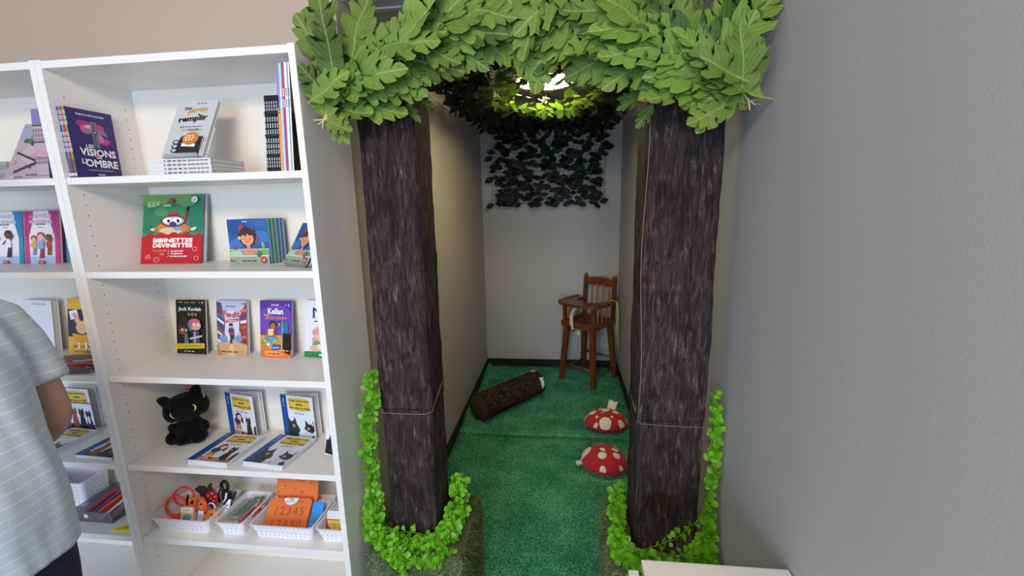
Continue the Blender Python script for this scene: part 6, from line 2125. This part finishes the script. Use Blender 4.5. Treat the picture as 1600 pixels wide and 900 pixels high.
basket('tall white perforated basket behind the clear tray in the left bookcase', -1.36, -1.165, 0.135, 0.235, Z5, 0.105, flare=0.006, rows=5)
tray_ = thing('clear_tray', 'clear smoky plastic tray of coloured paper crowns in the left bookcase', 'tray', (-1.045, 0.145, Z5))
MB().box(-0.085, 0.085, -0.085, 0.085, 0, 0.002).build('tray_base', SMOKE, tray_)
for (x0, x1, y0, y1) in ((-0.087, 0.087, -0.0875, -0.0852), (-0.087, 0.087, 0.0852, 0.0875), (-0.0875, -0.0852, -0.085, 0.085), (0.0852, 0.0875, -0.085, 0.085)):
    MB().box(x0, x1, y0, y1, 0, 0.042).build('tray_wall', SMOKE, tray_)
MB().box(-0.030, -0.012, -0.0885, -0.0878, 0.018, 0.032).build('price_label', PAPER, tray_)
for k, (c, nme) in enumerate((('c0273c', 'crimson'), ('8a3f9a', 'purple'), ('e8622e', 'orange'), ('d8323a', 'red'), ('e6e4ea', 'white'), ('f08a3c', 'light orange'), ('b8aee0', 'lilac'))):
    st = thing('paper_crown', nme + ' paper crown strip with a zigzag end in the clear tray', 'paper crown', (-1.105 + 0.0205 * k, 0.070 + 0.008 * (k % 2), Z5 + 0.006), (math.radians(16), 0, math.radians(-10 - 3 * (k % 3))), 'paper crowns in the clear tray')
    w = 0.0075
    MB().add([(-w, 0, 0), (w, 0, 0), (w, 0.115, 0), (w * 1.4, 0.125, 0), (w * 0.4, 0.135, 0), (0, 0.125, 0), (-w * 0.6, 0.14, 0), (-w * 1.2, 0.125, 0), (-w, 0.115, 0), (-w, 0, 0.002), (w, 0, 0.002), (w, 0.115, 0.002), (w * 1.4, 0.125, 0.002), (w * 0.4, 0.135, 0.002), (0, 0.125, 0.002), (-w * 0.6, 0.14, 0.002), (-w * 1.2, 0.125, 0.002), (-w, 0.115, 0.002)],
             [tuple(range(8, -1, -1)), tuple(range(9, 18))] + [(i, (i + 1) % 9, (i + 1) % 9 + 9, i + 9) for i in range(9)]).build('strip', P(c), st)
ys_ = thing('set_square', 'yellow plastic set square on the fifth shelf by the divider, left bookcase', 'set square', (-0.886, 0.034, Z5))
YEL = M('yellow_plastic', 'e2c21e', 0.35)
mb = MB()
o3 = [(-0.035, -0.012), (0.045, -0.008), (0.045, 0.062)]
i3 = [(-0.008, 0.0), (0.034, 0.002), (0.034, 0.038)]
vs = [(x, y, 0) for x, y in o3] + [(x, y, 0) for x, y in i3] + [(x, y, 0.006) for x, y in o3] + [(x, y, 0.006) for x, y in i3]
fs = []
for k in range(3):
    j = (k + 1) % 3
    fs += [(6 + k, 6 + j, 9 + j, 9 + k), (j, k, 3 + k, 3 + j), (k, j, 6 + j, 6 + k), (3 + j, 3 + k, 9 + k, 9 + j)]
mb.add(vs, fs)
mb.build('square_frame', YEL, ys_)

# ------------------------------------------------------------------ the person at the left edge
SKIN = M('skin', 'b08874', 0.5, var=0.05, vscale=20, subs=0.1)
HAIR = M('grey_brown_hair', '5a4c42', 0.7, bump=0.5, bscale=120)
TROUSER = M('navy_trousers', '1c2130', 0.85, bump=0.2, bscale=90)
SHOE = M('dark_shoe', '26221f', 0.5)


def shirt_material():
    m = bpy.data.materials.new('striped_blue_grey_shirt')
    m.use_nodes = True
    nt = m.node_tree
    b = nt.nodes['Principled BSDF']
    b.inputs['Roughness'].default_value = 0.85
    b.inputs['Specular IOR Level'].default_value = 0.15
    tc = nt.nodes.new('ShaderNodeTexCoord')
    sep = nt.nodes.new('ShaderNodeSeparateXYZ')
    nt.links.new(tc.outputs['Object'], sep.inputs[0])
    ns = nt.nodes.new('ShaderNodeTexNoise'); ns.inputs['Scale'].default_value = 5.0; ns.inputs['Detail'].default_value = 2
    nt.links.new(tc.outputs['Object'], ns.inputs['Vector'])
    ad = nt.nodes.new('ShaderNodeMath'); ad.operation = 'MULTIPLY_ADD'; ad.inputs[1].default_value = 0.02
    nt.links.new(ns.outputs['Fac'], ad.inputs[0]); nt.links.new(sep.outputs['Z'], ad.inputs[2])
    mu = nt.nodes.new('ShaderNodeMath'); mu.operation = 'MULTIPLY'; mu.inputs[1].default_value = 1 / 0.026
    nt.links.new(ad.outputs[0], mu.inputs[0])
    fr = nt.nodes.new('ShaderNodeMath'); fr.operation = 'FRACT'
    nt.links.new(mu.outputs[0], fr.inputs[0])
    r = nt.nodes.new('ShaderNodeValToRGB')
    r.color_ramp.elements[0].position = 0.0; r.color_ramp.elements[0].color = (*lin('c3cfd9'), 1)
    r.color_ramp.elements[1].position = 1.0; r.color_ramp.elements[1].color = (*lin('c3cfd9'), 1)
    for p, c in ((0.82, 'c3cfd9'), (0.87, 'dfe6ed'), (0.91, 'dfe6ed'), (0.96, 'c3cfd9')):
        e = r.color_ramp.elements.new(p); e.color = (*lin(c), 1)
    nt.links.new(fr.outputs[0], r.inputs['Fac'])
    nt.links.new(r.outputs['Color'], b.inputs['Base Color'])
    n2 = nt.nodes.new('ShaderNodeTexNoise'); n2.inputs['Scale'].default_value = 220
    nt.links.new(tc.outputs['Object'], n2.inputs['Vector'])
    bp = nt.nodes.new('ShaderNodeBump'); bp.inputs['Strength'].default_value = 0.15; bp.inputs['Distance'].default_value = 0.004
    nt.links.new(n2.outputs['Fac'], bp.inputs['Height']); nt.links.new(bp.outputs['Normal'], b.inputs['Normal'])
    return m


SHIRT = shirt_material()
PYAW = math.radians(76)
person = thing('person', 'person in a pale blue-grey striped t-shirt and navy trousers, browsing at the left bookcase', 'person', (-0.655, -0.490, 0.0), (0, 0, PYAW))


def skinned(name, verts, edges, mat, parent, sub=2, root=0):
    """verts: (x, y, z, radius)"""
    me = bpy.data.meshes.new(name)
    me.from_pydata([v[:3] for v in verts], edges, [])
    ob = bpy.data.objects.new(name, me)
    COL.objects.link(ob)
    md = ob.modifiers.new('skin', 'SKIN')
    md.use_smooth_shade = True
    sk = me.skin_vertices[0].data
    for i, v in enumerate(verts):
        rr = v[3] if isinstance(v[3], tuple) else (v[3], v[3])
        sk[i].radius = rr
        sk[i].use_root = i == root
    ms = ob.modifiers.new('sub', 'SUBSURF'); ms.levels = sub; ms.render_levels = sub
    dg = bpy.context.evaluated_depsgraph_get()
    m2 = bpy.data.meshes.new_from_object(ob.evaluated_get(dg))
    m2.name = name
    m2.materials.clear(); m2.materials.append(mat)
    bpy.data.objects.remove(ob); bpy.data.meshes.remove(me)
    for p in m2.polygons:
        p.use_smooth = True
    return put(bpy.data.objects.new(name, m2), parent)


V, Eg = [], []


def vtx(x, y, z, r, par=None):
    V.append((x, y, z, r))
    if par is not None:
        Eg.append((par, len(V) - 1))
    return len(V) - 1


pel = vtx(0, 0, 0.93, (0.135, 0.105))
wa = vtx(0, 0.005, 1.06, (0.125, 0.095), pel)
ch = vtx(0, 0.01, 1.24, (0.140, 0.100), wa)
uc = vtx(0, 0.015, 1.365, (0.110, 0.080), ch)
nk = vtx(0, 0.045, 1.455, 0.056, uc)
hd0 = vtx(0, 0.075, 1.525, (0.066, 0.070), nk)
hd1 = vtx(0, 0.090, 1.590, (0.074, 0.086), hd0)
hd2 = vtx(0, 0.085, 1.655, (0.072, 0.082), hd1)
hd3 = vtx(0, 0.075, 1.705, (0.040, 0.046), hd2)
ns_ = vtx(0, 0.172, 1.595, 0.010, hd1)
vtx(0, 0.192, 1.580, 0.011, ns_)
for sx in (-1, 1):
    e0 = vtx(sx * 0.082, 0.075, 1.600, 0.012, hd1)
    vtx(sx * 0.092, 0.062, 1.612, 0.016, e0)
    # arm
    sh = vtx(sx * 0.175, 0.015, 1.345, 0.058, uc)
    ua = vtx(sx * 0.215, 0.000, 1.225, 0.047, sh)
    el = vtx(sx * 0.228, -0.015, 1.055, 0.040, ua)
    fa = vtx(sx * 0.203, 0.090, 1.000, 0.036, el)
    wr = vtx(sx * 0.155, 0.205, 0.950, 0.025, fa)
    pm = vtx(sx * 0.125, 0.282, 0.925, (0.030, 0.016), wr)
    kn = vtx(sx * 0.112, 0.312, 0.915, (0.034, 0.013), pm)
    # five fingers
    for k, (off, ln) in enumerate(((-0.026, 0.060), (-0.009, 0.070), (0.009, 0.066), (0.025, 0.052))):
        b0 = vtx(sx * 0.107, 0.320 + 0.002 * k, 0.913 - off, 0.0085, kn)
        b1 = vtx(sx * 0.097, 0.320 + ln * 0.52, 0.903 - off * 1.2, 0.0082, b0)
        vtx(sx * 0.080, 0.320 + ln * 0.88, 0.888 - off * 1.2, 0.0070, b1)
    t0 = vtx(sx * 0.114, 0.275, 0.955, 0.0105, pm)
    t1 = vtx(sx * 0.104, 0.300, 0.966, 0.0095, t0)
    vtx(sx * 0.092, 0.325, 0.964, 0.0080, t1)
    # leg and foot
    hp = vtx(sx * 0.092, 0.0, 0.86, 0.088, pel)
    kn_ = vtx(sx * 0.105, 0.015, 0.48, 0.056, hp)
    cf = vtx(sx * 0.108, -0.005, 0.32, 0.052, kn_)
    an = vtx(sx * 0.110, 0.0, 0.095, 0.036, cf)
    ft = vtx(sx * 0.115, 0.07, 0.050, (0.038, 0.032), an)
    vtx(sx * 0.122, 0.155, 0.036, (0.040, 0.024), ft)
body = skinned('body', V, Eg, SKIN, person, 2, pel)


def loft(rings, n=40, wr=0.0, seed=0, close_top=False):
    """rings: (cx, cy, z, rx, ry, tilt) elliptical sections with cloth folds"""
    vs, fs = [], []
    for i, (cx, cy, z, rx, ry) in enumerate(rings):
        for j in range(n):
            a = 2 * PI * j / n
            ca, sa = math.cos(a), math.sin(a)
            e = 2.4
            x = rx * math.copysign(abs(ca) ** (2 / e), ca)
            y = ry * math.copysign(abs(sa) ** (2 / e), sa)
            f = 1 + wr * noise.noise(Vector((ca * 2.2 + seed, sa * 2.2, z * 3.0))) + wr * 0.6 * noise.noise(Vector((ca * 5 + z * 4, sa * 5, seed + z * 7)))
            vs.append((cx + x * f, cy + y * f, z + 0.01 * wr * 10 * noise.noise(Vector((ca * 1.5, sa * 1.5, seed + 5)))))
    for i in range(len(rings) - 1):
        for j in range(n):
            fs.append((i * n + j, i * n + (j + 1) % n, (i + 1) * n + (j + 1) % n, (i + 1) * n + j))
    return vs, fs


def finish_cloth(name, parts, mat, parent, vox=0.009, th=0.0):
    bm = bmesh.new()
    for vs, fs, capa in parts:
        b = [bm.verts.new(v) for v in vs]
        for f in fs:
            bm.faces.new([b[i] for i in f])
        n = capa
        bm.faces.new([b[i] for i in range(n)][::-1])
        bm.faces.new([b[len(vs) - n + i] for i in range(n)])
    me = bpy.data.meshes.new('t'); bm.to_mesh(me); bm.free()
    ob = bpy.data.objects.new(name, me)
    COL.objects.link(ob)
    md = ob.modifiers.new('r', 'REMESH'); md.mode = 'VOXEL'; md.voxel_size = vox; md.use_smooth_shade = True
    ms = ob.modifiers.new('s', 'SMOOTH'); ms.iterations = 5; ms.factor = 0.5
    dg = bpy.context.evaluated_depsgraph_get()
    m2 = bpy.data.meshes.new_from_object(ob.evaluated_get(dg)); m2.name = name
    m2.materials.clear(); m2.materials.append(mat)
    bpy.data.objects.remove(ob); bpy.data.meshes.remove(me)
    # drape folds
    for v in m2.vertices:
        c = v.co
        ang = math.atan2(c.y, c.x)
        k = 0.010 * noise.noise(Vector((ang * 2.6, c.z * 2.6 + 0.8 * math.sin(ang), 3.0))) + 0.005 * noise.noise(Vector((ang * 6.0 + c.z * 5, c.z * 5, 9.0)))
        v.co += v.normal * k
    return put(bpy.data.objects.new(name, m2), parent)


torso = [(0, -0.005, 0.775, 0.196, 0.166), (0, -0.008, 0.85, 0.192, 0.168), (0, -0.018, 0.95, 0.186, 0.174), (0, -0.024, 1.05, 0.184, 0.174), (0, -0.024, 1.15, 0.188, 0.172), (0, -0.016, 1.24, 0.196, 0.164),
         (0, -0.004, 1.31, 0.200, 0.146), (0, 0.005, 1.365, 0.190, 0.122), (0, 0.017, 1.405, 0.155, 0.095), (0, 0.030, 1.428, 0.108, 0.078), (0, 0.040, 1.448, 0.078, 0.070)]
vs, fs = loft(torso, 40, 0.03, 2)
parts = [(vs, fs, 40)]
for sx in (-1, 1):
    sl = [((sx * 0.150, 0.015, 1.345), 0.082), ((sx * 0.185, 0.018, 1.325), 0.080), ((sx * 0.206, 0.010, 1.27), 0.070), ((sx * 0.214, 0.004, 1.21), 0.067), ((sx * 0.218, 0.000, 1.150), 0.069)]
    mb = MB().tube([p for p, _ in sl], [r for _, r in sl], 24, caps=False)
    parts.append((mb.v, mb.f, 24))
finish_cloth('t_shirt', parts, SHIRT, person)
legs = []
vs, fs = loft([(0, 0.0, 0.74, 0.176, 0.140), (0, 0.0, 0.82, 0.182, 0.142), (0, 0.0, 0.92, 0.172, 0.130), (0, 0.003, 1.0, 0.160, 0.120)], 36, 0.01, 4)
legs.append((vs, fs, 36))
for sx in (-1, 1):
    vs, fs = loft([(sx * 0.110, 0.0, 0.055, 0.062, 0.066), (sx * 0.110, 0.0, 0.20, 0.066, 0.070), (sx * 0.106, 0.0, 0.45, 0.074, 0.078), (sx * 0.098, 0.0, 0.65, 0.088, 0.098), (sx * 0.090, 0.0, 0.80, 0.094, 0.125)], 28, 0.02, 6 + sx)
    legs.append((vs, fs, 28))
finish_cloth('trousers', legs, TROUSER, person, 0.010)
for sx in (-1, 1):
    remeshed('shoe', [((sx * 0.115, 0.02, 0.040), (0.046, 0.075, 0.040), (0, 0, 0)), ((sx * 0.121, 0.11, 0.034), (0.048, 0.09, 0.033), (0, 0, 0)), ((sx * 0.118, 0.07, 0.014), (0.047, 0.135, 0.0135), (0, 0, 0))], 0.006, SHOE, person)
hr = remeshed('hair', [((0, 0.062, 1.655), (0.088, 0.092, 0.075), (0, 0, 0)), ((0, 0.025, 1.605), (0.080, 0.062, 0.085), (0, 0, 0))], 0.006, HAIR, person)
for sx in (-1, 1):
    MB().lathe([(0.0, 0.0), (0.006, 0.001), (0.0105, 0.005), (0.0115, 0.010)], 14, 0, Matrix.Translation((sx * 0.031, 0.168, 1.612)) @ Matrix.Rotation(PI / 2, 4, 'X')).build('eye', M('eye_white', 'e8e4de', 0.3), person)
    MB().lathe([(0.0, -0.0006), (0.0045, 0.0006)], 12, 0, Matrix.Translation((sx * 0.031, 0.1685, 1.612)) @ Matrix.Rotation(PI / 2, 4, 'X')).build('iris', M('iris_brown', '3a2a1e', 0.3), person)
    MB().tube([(sx * 0.016, 0.168, 1.632), (sx * 0.032, 0.168, 1.637), (sx * 0.048, 0.158, 1.631)], 0.0035, 6).build('eyebrow', HAIR, person)
MB().tube([(-0.024, 0.150, 1.546), (-0.010, 0.160, 1.549), (0.0, 0.162, 1.547), (0.010, 0.160, 1.549), (0.024, 0.150, 1.546)], [0.002, 0.0045, 0.005, 0.0045, 0.002], 8).build('lips', M('lips', '9c5f52', 0.5), person)

# he leans forward from the hips, looking along the shelf
LEAN = math.radians(16)
for ch_ in list(person.children):
    for v in ch_.data.vertices:
        z = v.co.z
        k = min(1.0, max(0.0, (z - 0.82) / 0.26))
        a = LEAN * k * k * (3 - 2 * k)
        dz, dy = z - 0.90, v.co.y
        v.co.y = dy * math.cos(a) + dz * math.sin(a)
        v.co.z = 0.90 + dz * math.cos(a) - dy * math.sin(a)
    ch_.data.update()
